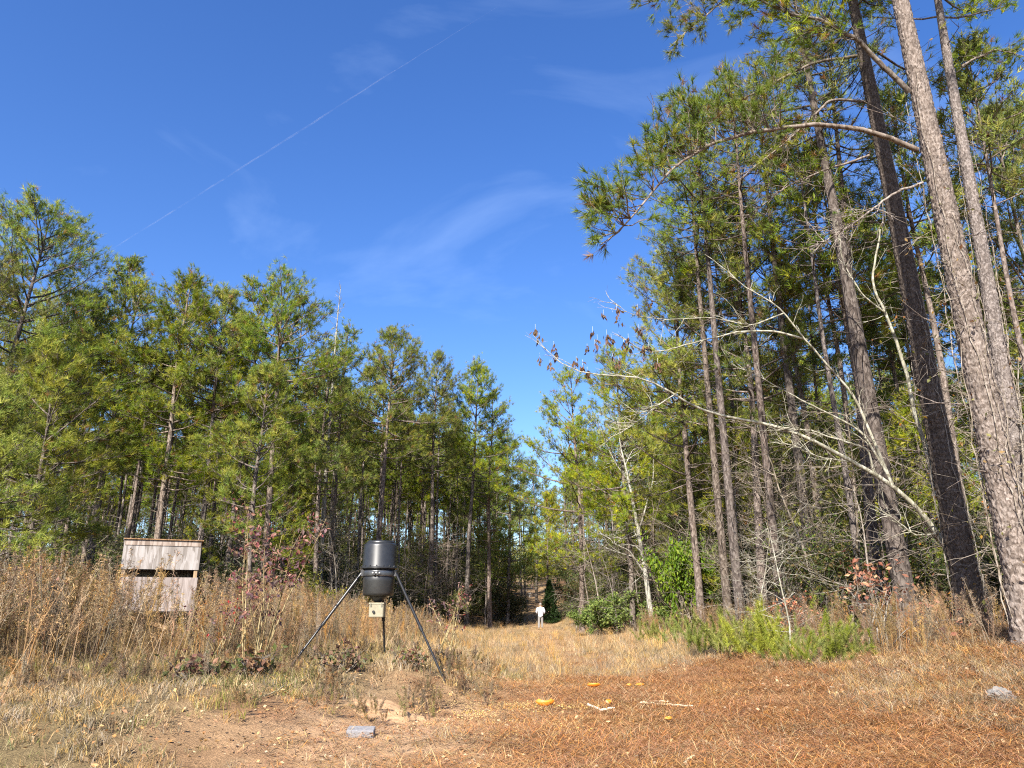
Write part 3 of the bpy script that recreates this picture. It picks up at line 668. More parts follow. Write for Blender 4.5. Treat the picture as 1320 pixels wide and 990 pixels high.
for _ in range(9000):
    x, y = r_.uniform(-52, 44), r_.uniform(20, 100)
    if not inview(x, y, 3): continue
    if y > 34 and x < wood_left(y)-2.2 and x > wood_left(y)-26 and nL < 135 and free(x, y, 2.3):
        bg_pine(r_.randint(5), gp(x, y), r_.uniform(0, 6.28), r_.uniform(.82, 1.06), lab_left(x, y), 'pines deep in the left woods'); nL += 1
    elif x > wood_right(y)+1.6 and x < wood_right(y)+24 and nR < 85 and free(x, y, 2.6):
        bg_pine([1, 3, 4][r_.randint(3)], gp(x, y), r_.uniform(0, 6.28), r_.uniform(.85, 1.1), lab_right(x, y), 'pines deep in the right woods'); nR += 1
# far woods that read as one mass
fp = []
while len(fp) < 420:
    x, y = r_.uniform(-130, 130), r_.uniform(98, 175)
    if inview(x, y, 10) and not (abs(x-4) < 2 and y < 108): fp.append((x, y))
for _ in range(160):
    y = r_.uniform(40, 98); s_ = r_.choice([-1, 1]); x = (wood_left(y)-r_.uniform(24, 50)) if s_ < 0 else wood_right(y)+r_.uniform(22, 45)
    if inview(x, y, 5): fp.append((x, y))
fp = np.array(fp); pick = r_.randint(0, 5, len(fp))
def joined(i):
    a, b_ = BG[i]
    return a, b_
base_pts = np.stack([fp[:, 0], fp[:, 1], ground_z(fp[:, 0], fp[:, 1])], 1)
rz_ = r_.uniform(0, 6.28, len(fp)); sc_f = r_.uniform(.85, 1.1, len(fp))
scatter('distant_trunks', 'mass of far pine trunks filling the depth of the woods', 'woods', [b_[0] for b_ in BG], base_pts, rz_, sc_f, pick)
scatter('distant_crowns', 'mass of far pine foliage filling the depth of the woods', 'woods', [b_[1] for b_ in BG], base_pts, rz_, sc_f, pick)

YP = []
for i in range(3):
    w_, n_ = pine(340+i, [9.5, 7.5, 11][i], R0=[.075, .06, .085][i], crown=[.22, .2, .3][i], Rc=[1.9, 1.6, 2.1][i], nb=[40, 36, 42][i], nn=13, wd=.018, ln=.26, sides=7, stubs=6, yel=.6)
    YP.append((w_.mesh('trunk', M_BARK, True), n_.mesh('crown', M_NEEDLE)))
def beside(x, y):
    px = 660+960*x/(y*.958)
    for lim, w in ((140, 'past the brush left of the blind'), (270, 'behind the blind'), (420, 'behind the pink leaved sapling'), (540, 'behind the feeder'), (690, 'by the shaded track mouth'),
                   (880, 'behind the white barked sapling'), (1000, 'behind the paired pine trunks'), (1150, 'under the bare arching limbs')):
        if px < lim: return w
    return 'behind the big leaning pine'
def young(i, x, y, sc, rz):
    o = thing('young_pine', 'young yellow green pine with low boughs '+beside(x, y), 'pine tree', gp(x, y), rz, 'young pines in the understory'); o.scale = (sc, sc, sc)
    link('trunk', YP[i][0], o); link('crown', YP[i][1], o)
ry = np.random.RandomState(78); k = 0
while k < 34:
    y = ry.uniform(23, 62); x = wood_right(y)+ry.uniform(.8, 9)
    if inview(x, y, 0) and (x-8)**2+(y-20)**2 > 16: young(ry.randint(3), x, y, ry.uniform(.7, 1.15), ry.uniform(0, 6)); k += 1
k = 0
while k < 9:
    y = ry.uniform(30, 66); x = wood_left(y)-ry.uniform(.0, 5)
    if inview(x, y, 0): young(ry.randint(3), x, y, ry.uniform(.6, 1.0), ry.uniform(0, 6)); k += 1
# ------------------------------------------------------------------ the big pines on the right
def big_pine(name, label, base_px, top_px, D, R0, H, seed, barkm, Dtop=None, lean3=None, **kw):
    kw.setdefault('wob', .03)
    A = P(base_px[0], base_px[1], D); A = gp(A[0], D); B = P(top_px[0], top_px[1], Dtop or D); ln_ = (B-A)/(B[2]-A[2]) if lean3 is None else lean3
    w_, n_ = pine(seed, H, R0=R0, lean=(ln_[0], ln_[1]), **kw)
    o = pine_thing(name, label, A, w_, n_, barkm=barkm)
    return o, A, ln_
def on_trunk(A, ln_, z): return A+ln_*(z-A[2])
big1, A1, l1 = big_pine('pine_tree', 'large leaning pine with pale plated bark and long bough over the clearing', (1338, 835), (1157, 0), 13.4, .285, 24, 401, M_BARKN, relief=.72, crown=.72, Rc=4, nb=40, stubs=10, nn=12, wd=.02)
big3, A3, l3 = big_pine('pine_tree', 'large pine whose trunk is black with shade but for one sunlit strip', (1262, 838), (1094, 0), 17.5, .29, 25, 402, M_BARKN, lean3=l1, relief=.7, col=(.45, .43, .42), crown=.62, Rc=4.2, nb=46, stubs=16, nn=14, wd=.018, brown=.06)  # col blackens the bark, painting extra shade over the cast shadow
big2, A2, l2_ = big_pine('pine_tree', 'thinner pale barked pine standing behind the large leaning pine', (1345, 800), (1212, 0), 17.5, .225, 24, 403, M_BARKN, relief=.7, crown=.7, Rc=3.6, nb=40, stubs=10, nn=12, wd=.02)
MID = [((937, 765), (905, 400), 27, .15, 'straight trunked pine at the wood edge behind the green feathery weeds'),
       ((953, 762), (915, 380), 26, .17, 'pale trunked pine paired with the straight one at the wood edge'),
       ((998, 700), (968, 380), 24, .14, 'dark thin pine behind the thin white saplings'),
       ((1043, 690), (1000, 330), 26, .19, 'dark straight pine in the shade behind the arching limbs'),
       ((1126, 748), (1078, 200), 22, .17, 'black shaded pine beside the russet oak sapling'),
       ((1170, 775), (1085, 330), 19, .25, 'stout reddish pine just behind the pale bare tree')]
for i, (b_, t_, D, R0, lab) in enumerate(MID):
    big_pine('pine_tree', lab, b_, t_, D, R0, 20, 420+i, M_BARK, crown=.66, Rc=2.6, nb=32, stubs=44, nn=14, wd=.018, sides=14, dens=.7, col=(.68, .67, .66))  # col darkens these sunlit trunks: woodland shade painted into the bark colour

def limb(parent, trace, r0, r1, seed, tuft=True, sub=26, subl=(.5, 1.5), nn=32, wd=.012, bias=(-.4, -.1, .5), rangef=(.25, 1.0), barkm=None, yel=.25, brown=.06, extra=None):
    """a traced bough with side twigs and long needle tufts, parts of the pine it grows on"""
    rng = np.random.RandomState(seed); pts = np.array([P(*q) for q in trace]); off = np.array(parent.location)
    s = np.concatenate([[0], np.cumsum(np.linalg.norm(np.diff(pts, axis=0), axis=1))]); ss = np.linspace(0, s[-1], 40)
    fine = np.stack([np.interp(ss, s, pts[:, i]) for i in range(3)], 1)
    for _ in range(3): fine[1:-1] = (fine[:-2]+fine[1:-1]*2+fine[2:])/4
    fine = fine+np.cumsum(rng.normal(0, .008, fine.shape), 0)
    wdm, ndm = MB(), MB(); wdm.tube(fine-off, np.linspace(r0, r1, 40), 9)
    TP, TD, A, B, ra, rb = [], [], [], [], [], []
    for i in range(sub):
        f = rng.uniform(*rangef); k = int(f*38); p = fine[k]; d0 = unit(fine[k+1]-fine[k])
        d = unit(d0*rng.uniform(.4, 1)+rng.normal(size=3)*.45+np.array(bias)); l = rng.uniform(*subl)*(1.1-.5*f); q = p; n = 4
        for j in range(n):
            d = unit(d+rng.normal(size=3)*.2+[0, 0, .08]); e = q+d*l/n; A.append(q); B.append(e); ra.append(.013*(1-j*.2)); rb.append(.013*(.8-j*.2)); q = e
            if j >= 1:
                for _ in range(2):
                    d3 = unit(d+rng.normal(size=3)*.75); e3 = e+d3*rng.uniform(.12, .4); A.append(e); B.append(e3); ra.append(.005); rb.append(.003); TP.append(e3); TD.append(d3+[0, 0, .25])
        TP.append(q); TD.append(d)
    wdm.segs(np.array(A)-off, np.array(B)-off, ra, rb, 4)
    wdm.build('bough', barkm or M_TWIG, parent, smooth=True)
    if tuft:
        keep = rng.uniform(size=len(TP)) < (extra or .8); TP = np.array(TP)[keep]; TD = np.array(TD)[keep]
        needles(ndm, TP-off, TD, rng, nn, .19, wd, needle_cols(len(TP), rng, yel, brown), 1.0, .12); ndm.build('needle_tufts', M_NEEDLE, parent)
limb(big1, [(1182, 194, 13.4), (1120, 172, 13.2), (1050, 161, 13), (1005, 170, 12.8), (955, 178, 12.6), (915, 190, 12.5), (868, 221, 12.3), (845, 243, 12.2), (816, 281, 12), (790, 308, 11.9), (768, 322, 11.8)], 0.058, .010, 501, sub=90, subl=(.6, 1.7), bias=(-.25, -.1, .85), rangef=(.40, 1), extra=.85)
limb(big1, [(1172, 120, 13.4), (1110, 55, 13.0), (1060, 30, 12.8), (1020, 22, 12.6), (975, 4, 12.4), (930, -18, 12.3)], .06, .014, 502, sub=44, subl=(.5, 1.4), bias=(-.4, 0, .0), rangef=(.3, 1), extra=.7)
limb(big3, [(1108, 72, 17.5), (1050, 78, 16.9), (1010, 96, 16.5), (960, 128, 16.1), (905, 150, 15.7)], .05, .012, 503, sub=46, subl=(.5, 1.5), bias=(-.2, 0, .25), rangef=(.15, 1), extra=.75)
limb(big3, [(1096, -10, 17.5), (1010, -40, 16.8), (950, -15, 16.3), (926, 2, 16.1), (892, 31, 15.9), (858, 62, 15.7)], .05, .01, 504, sub=40, subl=(.4, 1.2), bias=(-.3, 0, -.05), rangef=(.35, 1), extra=.8)
limb(big3, [(1092, -40, 17.5), (1000, -75, 16.9), (920, -40, 16.5), (860, -5, 16.3), (825, 8, 16.2)], .05, .01, 505, sub=36, subl=(.4, 1.2), bias=(-.3, 0, -.1), rangef=(.4, 1), extra=.8)
limb(big3, [(1116, 130, 17.5), (1070, 130, 17.1), (1030, 170, 16.7), (985, 205, 16.3), (950, 235, 16.2)], .04, .01, 506, sub=40, subl=(.4, 1.3), bias=(0, 0, -.2), extra=.16, brown=.3)
limb(big2, [(1240, 85, 17.5), (1262, 72, 17.5), (1290, 60, 17.2), (1325, 70, 17)], .035, .01, 507, sub=14, subl=(.3, .8), bias=(.3, 0, .2), extra=.7)
limb(big3, [(1120, 200, 17.5), (1075, 215, 17.2), (1020, 240, 16.8), (960, 285, 16.5)], .035, .008, 508, sub=40, subl=(.5, 1.4), bias=(-.1, 0, .1), extra=.12, brown=.2)
limb(big1, [(1190, 235, 13.4), (1140, 255, 13.2), (1080, 300, 13), (1040, 320, 12.9)], .03, .008, 509, sub=30, subl=(.4, 1.1), bias=(-.1, 0, 0), extra=.0, tuft=False)

# ------------------------------------------------------------------ pale bare tree arching over the clearing from the right
def smooth_trace(tr, rng, k=30, jit=.014):
    pts = np.array([P(*q) for q in tr]); s = np.concatenate([[0], np.cumsum(np.linalg.norm(np.diff(pts, axis=0), axis=1))]); ss = np.linspace(0, s[-1], k)
    f = np.stack([np.interp(ss, s, pts[:, i]) for i in range(3)], 1)
    for _ in range(2): f[1:-1] = (f[:-2]+f[1:-1]*2+f[2:])/4
    return f+np.cumsum(rng.normal(0, jit, f.shape), 0)*np.linspace(0, 1, k)[:, None]
rng = np.random.RandomState(9)
bp_ = P(1240, 800, 18.6); bp_ = gp(bp_[0], 18.6)
bare = thing('bare_tree', 'leafless pale barked tree arching from behind the big pines over the clearing edge', 'bare tree', bp_)
tw = MB(); off = np.array(bp_)
base_px = (1243, 812, 18.6)
TR = [([base_px, (1236, 745, 18.5), (1213, 688, 18.4), (1170, 640, 18.2), (1126, 608, 18.0), (1077, 582, 17.7), (1022, 553, 17.4), (980, 542, 17.2), (913, 529, 16.9), (874, 506, 16.7), (835, 475, 16.5), (790, 482, 16.4), (722, 469, 16.2), (700, 440, 16.1), (690, 425, 16.1)], .10, .006),
      ([(1206, 640, 18.3), (1193, 569, 18.3), (1180, 537, 18.3), (1171, 485, 18.3), (1158, 446, 18.3), (1142, 404, 18.2), (1125, 365, 18.2), (1135, 330, 18.2), (1140, 300, 18.1)], .085, .03),
      ([(1126, 608, 18.0), (1119, 579, 17.8), (1045, 553, 17.5), (990, 548, 17.4)], .035, .012),
      ([(1150, 622, 18.1), (1112, 556, 17.9), (1070, 533, 17.7), (1028, 511, 17.5), (980, 485, 17.3), (940, 470, 17.2)], .045, .01),
      ([(1150, 624, 18.1), (1122, 559, 18.0), (1100, 508, 17.9), (1061, 463, 17.7), (1028, 424, 17.5), (1003, 391, 17.4), (968, 375, 17.3), (938, 346, 17.2), (915, 325, 17.2)], .055, .01),
      ([(1040, 438, 17.6), (1000, 427, 17.4), (955, 427, 17.2), (900, 443, 17.0), (861, 454, 16.8), (832, 458, 16.6), (800, 440, 16.5)], .04, .008),
      ([(1010, 404, 17.4), (968, 420, 17.2), (913, 409, 16.9), (861, 414, 16.7), (809, 407, 16.6), (795, 395, 16.5)], .028, .006),
      ([(874, 506, 16.7), (850, 520, 16.6), (815, 545, 16.5), (790, 560, 16.4)], .02, .006),
      ([(1142, 404, 18.2), (1110, 380, 18.0), (1085, 340, 17.9), (1075, 290, 17.8)], .03, .008),
      ([(1100, 596, 17.9), (1060, 590, 17.6), (1020, 575, 17.4), (990, 572, 17.3)], .025, .008),
      ([(1213, 688, 18.4), (1180, 690, 18.2), (1140, 660, 18.0), (1120, 650, 17.9)], .03, .01)]
SEG = ([], [], [], [])
for tr, r0, r1 in TR:
    f = smooth_trace(tr, rng); tw.tube(f-off, np.linspace(r0, r1, len(f))*.74, 9)
    for i in range(16):
        k = rng.randint(5, len(f)-1); d = unit(f[k]-f[k-1]); d = unit(d+rng.normal(size=3)*.55+[-.1, 0, .15]); ln_ = rng.uniform(.3, 1.1); q = f[k]; rad = .012
        for j in range(4):
            d = unit(d+rng.normal(size=3)*.22+[0, 0, .06]); e = q+d*ln_/4; SEG[0].append(q); SEG[1].append(e); SEG[2].append(rad); SEG[3].append(rad*.7); rad *= .7
            if j in (1, 2):
                e2 = e+unit(d+rng.normal(size=3)*.7)*ln_*.3; SEG[0].append(e); SEG[1].append(e2); SEG[2].append(rad*.7); SEG[3].append(.002)
            q = e
tw.segs(np.array(SEG[0])-off, np.array(SEG[1])-off, SEG[2], SEG[3], 4)
tw.build('trunk', M_PALE, bare, smooth=True)
DL = [(690, 425), (695, 436), (714, 447), (717, 456), (696, 462), (709, 471), (743, 467), (778, 406), (795, 399), (799, 415), (764, 428), (782, 432), (788, 437), (804, 443), (812, 449), (767, 445), (757, 450), (822, 399), (841, 392), (823, 425), (751, 471), (757, 480), (745, 488), (790, 460), (798, 466), (848, 469), (830, 452), (836, 448), (770, 438), (810, 437)]
for i, (px, py) in enumerate(DL):
    m = MB(); c = P(px, py, rng.uniform(16.1, 16.8)); n = rng.randint(6, 11)
    o_ = rng.normal(size=(n, 3))*[.03, .03, .05]; dr = rng.normal(size=(n, 3))*.35+[0, 0, -1]
    m.segs([c+[0, 0, .14]], [c], .003, .002)
    leaves(m, c+o_, rng, .13, np.array([.115, .066, .038])*rng.uniform(.6, 1.6, (n, 1)), aspect=2.0, dirs=dr)
    m.V = [v-off for v in m.V]; m.build('dried_leaf_cluster', M_LEAF, bare)

# white barked sapling and other bare trees
rng = np.random.RandomState(12)
sb = at_ground(841, 40)
ws = thing('bare_tree', 'white barked leafless sapling beside the green shrub', 'bare tree', sb); tw = MB(); off = sb
for tr, r0, r1 in [([(841, 803, 40), (832, 740, 40), (822, 680, 40), (815, 640, 40), (808, 605, 40), (800, 575, 40), (797, 540, 40)], .15, .02), ([(822, 690, 40), (832, 655, 39.8), (842, 620, 39.6), (842, 585, 39.5), (850, 560, 39.5)], .05, .012),
                   ([(828, 735, 40), (812, 710, 39.5), (790, 700, 39)], .05, .012), ([(812, 622, 40), (795, 600, 39.6), (780, 570, 39.5), (772, 545, 39.4)], .035, .008), ([(806, 600, 40), (815, 580, 40), (830, 575, 40)], .03, .008)]:
    f = smooth_trace(tr, rng, 20, .01); tw.tube(f-off, np.linspace(r0, r1, 20), 8)
    for i in range(9):
        k = rng.randint(3, 19); branching(tw, f[k]-off, rng.normal(size=3)*[1, .6, .3]+[0, 0, .35], rng.uniform(.8, 2.2), .022, 2, rng, [], up=.0, spread=.55)
tw.build('trunk', M_PALE, ws, smooth=True)
SAP = []
for i in range(5):
    r0 = np.random.RandomState(700+i); m = MB(); H = 4.2; pts = [np.zeros(3)]; d = np.array([r0.normal(0, .1), r0.normal(0, .1), 1]); tips = []
    for k in range(9): d = unit(d+r0.normal(size=3)*.09+[0, 0, .1]); pts.append(pts[-1]+d*H/9)
    pts = np.array(pts); pts[0, 2] = -.1; m.tube(pts, np.linspace(.035, .006, 10), 6)
    for k in range(2, 10):
        for _ in range(3): branching(m, pts[k-1]*.5+pts[k]*.5, r0.normal(size=3)*[1, 1, .4]+[0, 0, .3], r0.uniform(.5, 1.5), .011, 2, r0, tips, up=.1, spread=.6, nseg=3)
    SAP.append((m.mesh('trunk', M_TWIG, True), m, tips))
def sapling(i, loc, rz, sc, label, group, material=None):
    o = thing('bare_sapling', label, 'sapling', loc, rz, group); o.scale = (sc, sc, sc)
    d = SAP[i][0]
    if material:
        d = d.copy(); d.materials.clear(); d.materials.append(material)
    link('trunk', d, o); return o
sapling(0, at_ground(1012, 18.5), 1, .75, 'thin white sapling stem among green feathery weeds', None, M_PALE)
sapling(1, at_ground(975, 20), 2, .75, 'second thin pale sapling near the green feathery weeds', None, M_PALE)
for px, D, sc in [(760, 46, 1.6), (742, 47, 1.4), (775, 44, 1.5), (850, 36, 1.4), (870, 33, 1.2), (795, 40, 1.1)]:
    sapling(r_.randint(5), at_ground(px, D), r_.uniform(0, 6), sc, 'grey leafless brushy sapling round the white barked tree', 'grey saplings by the white barked tree')
nS = 0
while nS < 60:
    y = r_.uniform(15.5, 50); x = wood_right(y)+abs(r_.normal(0, 3.5))+.3
    if inview(x, y, 1): sapling(r_.randint(5), gp(x, y), r_.uniform(0, 6), r_.uniform(.6, 1.6), 'twiggy brown leafless sapling in the woods '+beside(x, y), 'bare saplings under the right pines'); nS += 1
nS = 0
while nS < 45:
    y = r_.uniform(24, 55); x = wood_left(y)-r_.uniform(-2.5, 7)
    if inview(x, y, 1): sapling(r_.randint(5), gp(x, y), r_.uniform(0, 6), r_.uniform(.6, 1.5), 'twiggy leafless sapling under the pines '+beside(x, y), 'bare saplings under the left pines'); nS += 1
# dead white snag
b, H = by_top(440, 366, 41); r0 = np.random.RandomState(31); m = MB(); path, h = trunk_path(H, (0.0, 0), r0, 20, .08); m.tube(path, .13*(1-h)**.8+.012, 8)
for k in range(70):
    t = r0.uniform(.45, .99); p0 = np.array([np.interp(t, h, path[:, i]) for i in range(3)]); a = r0.uniform(0, 6.28)
    branching(m, p0, [math.cos(a), math.sin(a), .55], r0.uniform(.4, 1.3)*(1.25-t)*1.6, .014, 1, r0, [], up=.2, nseg=3)
sn = thing('dead_tree', 'dead white leafless snag rising above the pines', 'dead tree', b); m.build('trunk', M_PALE, sn, smooth=True)

# ------------------------------------------------------------------ leafy shrubs and saplings
def shrub(seed, rx, rz, n, size, cols, stems=7, droop=.2, shape='dome', lm=None):
    r0 = np.random.RandomState(seed); wd_, lf = MB(), MB(); tips = []
    for i in range(stems):
        a = r0.uniform(0, 6.28); branching(wd_, [r0.normal(0, .1), r0.normal(0, .1), -.05], [math.cos(a)*rx/rz*.7, math.sin(a)*rx/rz*.7, 1], rz*.62, .022, 3, r0, tips, up=.15, spread=.6, nseg=3)
    tips = np.array(tips); pos = tips[r0.randint(len(tips), size=n)]+r0.normal(size=(n, 3))*.09
    c = np.array(cols); cc = c[r0.randint(len(c), size=n)]*r0.uniform(.65, 1.3, (n, 1)); leaves(lf, pos, r0, size, cc, droop)
    return wd_.mesh('stems', M_TWIG, True), lf.mesh('foliage', M_LEAF)
def shrub_thing(name, data, label, loc, rz=0, sc=1., group=None, cat='shrub'):
    o = thing(name, label, cat, loc, rz, group); o.scale = (sc, sc, sc) if np.isscalar(sc) else sc
    link('stems', data[0], o); link('foliage', data[1], o); return o
GL = [(.10, .17, .024), (.15, .22, .03), (.065, .11, .018), (.19, .24, .04)]
YL = [(.19, .20, .035), (.25, .22, .04), (.11, .13, .025), (.17, .16, .045)]
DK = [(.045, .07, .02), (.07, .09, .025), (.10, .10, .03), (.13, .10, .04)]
SH_G = shrub(801, 1.6, 1.9, 5200, .13, GL, 12); SH_Y = shrub(802, 1.3, 2.2, 3000, .10, YL, 9); SH_D = shrub(803, 1.3, 2.0, 3200, .10, DK, 10); SH_O = shrub(804, .8, 2.0, 260, .13, [(.42, .17, .10), (.36, .13, .08), (.45, .25, .13), (.30, .12, .07)], 6); SH_V = shrub(805, 1.2, 3.0, 1500, .09, YL+DK+GL, 10)
shrub_thing('green_shrub', SH_G, 'bright green leafy shrub at the foot of the white barked sapling', at_ground(800, 41), .4, (1.15, 1, .95))
shrub_thing('green_shrub', SH_G, 'low yellowish green bush next to the bright green shrub', at_ground(768, 43), 2.4, .75)
shrub_thing('green_shrub', SH_G, 'tall glossy green shrub in front of the paired pine trunks', at_ground(893, 33), 1.7, (.95, .9, 1.9))
shrub_thing('green_shrub', SH_G, 'dark lower green shrub beside the tall glossy one', at_ground(872, 35), 4.2, (.8, .8, 1.0))
for px, D, sc in [(415, 33, .8), (380, 32, .9), (470, 40, .7), (580, 50, .8), (150, 26, .9), (90, 25, .8)]:
    shrub_thing('yellow_shrub', SH_Y, 'yellow green leafed shrub under the front pines '+beside(at_ground(px, D)[0], D), at_ground(px, D), r_.uniform(0, 6), sc, 'yellow shrubs along the left wood edge')
for k in range(34):
    y = r_.uniform(30, 60); x = wood_left(y)-r_.uniform(.5, 8)
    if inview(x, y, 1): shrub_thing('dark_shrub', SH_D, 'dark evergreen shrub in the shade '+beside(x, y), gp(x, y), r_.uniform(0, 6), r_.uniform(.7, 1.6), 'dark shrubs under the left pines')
for k in range(44):
    y = r_.uniform(17, 50); x = wood_right(y)+r_.uniform(.8, 8)
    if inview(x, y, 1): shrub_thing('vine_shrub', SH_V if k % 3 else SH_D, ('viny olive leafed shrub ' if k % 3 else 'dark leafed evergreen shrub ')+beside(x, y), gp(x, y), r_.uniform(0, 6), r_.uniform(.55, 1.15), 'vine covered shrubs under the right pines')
for k in range(12):
    y = r_.uniform(58, 72); x = wood_left(y)+r_.uniform(-3, .4) if k % 2 else wood_right(y)+r_.uniform(.2, 3)
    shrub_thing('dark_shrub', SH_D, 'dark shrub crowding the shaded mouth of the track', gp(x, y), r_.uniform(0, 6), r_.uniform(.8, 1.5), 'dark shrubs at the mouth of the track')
shrub_thing('oak_sapling', SH_O, 'oak sapling with russet leaves beside the dark pine trunk', at_ground(1135, 16.5), 0, (1, 1, .9), cat='sapling')
shrub_thing('oak_sapling', SH_O, 'small russet leaved seedling behind the green feathery weeds', at_ground(1030, 19.5), 2, .6, cat='sapling')
# cedar
r0 = np.random.RandomState(88); cw, cn = MB(), MB(); cw.tube([[0, 0, -.1], [0, 0, 1.5], [0.03, 0, 3.2]], [.08, .05, .01], 7); n = 1500
zz = 3.3*r0.uniform(0, 1, n)**1.1+.05; aa = r0.uniform(0, 6.28, n); rad = .95*(1-(zz/3.4))**.75*np.sqrt(r0.uniform(.15, 1, n))*(1+.2*np.sin(aa*3+zz*4)); pos = np.stack([rad*np.cos(aa), rad*np.sin(aa), zz], 1)
needles(cn, pos, np.stack([np.cos(aa), np.sin(aa), np.full(n, .9)], 1), r0, 8, .22, .045, np.array([.03, .06, .018])*r0.uniform(.6, 1.4, (n, 1)))
ce = thing('cedar_tree', 'small dark conical cedar beside the track behind the person', 'cedar', at_ground(709, 64)); cw.build('trunk', M_BARK, ce); cn.build('crown', M_NEEDLE, ce)
# green feathery weeds
FW = []
for i in range(3):
    r0 = np.random.RandomState(820+i); st, fo = MB(), MB(); TP, TD = [], []
    for s in range(16):
        b0 = np.array([r0.normal(0, .4), r0.normal(0, .3), -.04]); d = unit([r0.normal(0, .5), r0.normal(0, .5), 1]); hh = r0.uniform(.4, 1.3); pts = [b0]
        for k in range(6): d = unit(d+r0.normal(size=3)*.07); pts.append(pts[-1]+d*hh/6)
        pts = np.array(pts); st.tube(pts, np.linspace(.007, .002, 7), 4, (.7, .8, .3), cap=False)
        for k in range(42):
            t = r0.uniform(.2, 1)*6; j = min(5, int(t)); TP.append(pts[j]+(pts[j+1]-pts[j])*(t-j)); TD.append(d+r0.normal(size=3)*.55)
    n = len(TP); c = np.array([(.29, .33, .06), (.36, .37, .08), (.21, .25, .045)])[r0.randint(3, size=n)]*r0.uniform(.7, 1.2, (n, 1))
    needles(fo, np.array(TP), np.array(TD), r0, 10, .13, .006, c, .9, .05); FW.append((st.mesh('stems', M_TWIG), fo.mesh('foliage', M_LEAF)))
for k, (px, D, sc, lab) in enumerate([(955, 20, 1.15, None), (978, 20.5, 1.0, None), (1050, 15.8, .95, 'broad green feathery weed at the edge of the straw covered clearing'), (1078, 15.6, .75, None), (1030, 16.5, .7, None), (1000, 19, 1.2, None), (865, 27, .9, None), (850, 30, .9, None), (890, 25, .75, None), (1095, 16.2, .7, None), (930, 22, .7, None), (1065, 16.8, .8, None), (1015, 17.5, .75, None), (905, 24, .85, None), (940, 20.5, 1.1, None), (835, 31, .8, None), (970, 19, 1.15, None)]):
    shrub_thing('feathery_weed', FW[k % 3], lab or ('green feathery weed '+('beside the broad one at the clearing edge' if px > 1020 else 'round the thin white saplings' if px > 925 else 'by the tall glossy green shrub')), at_ground(px, D), k*1.3, sc, 'green feathery weeds', 'weed')
# red and purple leaved saplings in the brush
def leafy_stems(seed, H, nst, nl, size, cols, spread=.25, tl=(.45, 1)):
    r0 = np.random.RandomState(seed); st, lf = MB(), MB(); LP = []
    for s in range(nst):
        d = unit([r0.normal(0, spread), r0.normal(0, spread), 1]); hh = H*r0.uniform(.6, 1.05); pts = [np.array([r0.normal(0, .12), r0.normal(0, .12), -.05])]
        for k in range(8): d = unit(d+r0.normal(size=3)*.05); pts.append(pts[-1]+d*hh/8)
        pts = np.array(pts); st.tube(pts, np.linspace(.016, .004, 9), 5, (1.25, 1.2, .8))
        for k in range(10):
            t = r0.uniform(*tl)*8; j = min(7, int(t)); p0 = pts[j]+(pts[j+1]-pts[j])*(t-j); q = p0+unit([r0.normal(), r0.normal(), .6])*r0.uniform(.15, .5); st.segs([p0], [q], .005, .002, 3, (1.1, 1.05, .75))
            for _ in range(max(1, nl//(nst*10))): LP.append(p0+(q-p0)*r0.uniform(.4, 1.1)+r0.normal(0, .04, 3))
    LP = np.array(LP); c = np.array(cols)[r0.randint(len(cols), size=len(LP))]*r0.uniform(.7, 1.25, (len(LP), 1)); leaves(lf, LP, r0, size, c, .9)
    return st.mesh('stems', M_TWIG, True), lf.mesh('foliage', M_LEAF)
PK = [(.22, .075, .07), (.16, .09, .09), (.27, .13, .085), (.13, .085, .07), (.30, .17, .12), (.12, .075, .08), (.18, .12, .06)]
shrub_thing('red_sapling', leafy_stems(841, 2.9, 9, 720, .085, PK), 'tall many stemmed sapling with pink and purple leaves between blind and feeder', at_ground(335, 13.2), 0, 1., cat='sapling')
RS = leafy_stems(842, 1.8, 5, 200, .085, PK+[(.33, .04, .03)])
shrub_thing('red_sapling', RS, 'crimson leaved sapling in the brush left of the blind', at_ground(40, 15.5), 1, 1.0, cat='sapling')
shrub_thing('red_sapling', RS, 'small purple leaved sapling at the foot of the tall pink leaved one', at_ground(285, 13.8), 3, .75, cat='sapling')
shrub_thing('red_sapling', RS, 'slim pink leaved sapling behind the feeder leg nearest the track', at_ground(572, 19), 2, 1.0, cat='sapling')
CR = shrub(843, .6, .45, 160, .10, [(.10, .055, .035), (.14, .07, .05), (.2, .11, .06), (.08, .09, .03)], 8)
for px, D, sc, lab in [(437, 13.3, 1.0, 'low dark leaved creeper under the feeder leg nearest the blind'), (535, 14.3, .8, 'low dark leaved creeper under the feeder leg nearest the track'), (325, 11.9, 1.1, 'low dark leaved creeper at the foot of the pink leaved sapling'), (265, 11.6, 1., 'low creeper on the bank in front of the brush')]:
    shrub_thing('creeper', CR, lab, at_ground(px, D), px, sc, cat='creeper')
# single tall stalks in front of the brush
SK = [weed(860+i, 1.7, [(.27, .18, .09), (.32, .22, .12)], .5, .0075, 1).mesh('stalk', M_DRY) for i in range(4)]
for k, (px, D, sc) in enumerate([(85, 9.3, 1.0), (62, 11.2, 1.2), (115, 11.6, 1.2), (160, 12, 1.2), (185, 12.1, 1.1), (190, 12, 1.0), (215, 12.3, 1.25), (235, 12.4, 1.2), (130, 11.5, .9), (20, 10.8, 1.2), (268, 12.6, 1.2), (100, 10.8, 1.), (40, 10.2, 1.1), (300, 12.9, 1.1), (205, 12, .95), (65, 9.0, .5)]):
    o = link('dry_stalk', SK[k % 4], None, at_ground(px, D)); o.scale = (sc, sc, sc); o.rotation_euler = (r_.normal(0, .03), r_.normal(0, .03), k*1.7)
    tag(o, 'tall straw coloured dead stalk in front of the dark brush', 'stalk', 'tall dead stalks on the left bank')
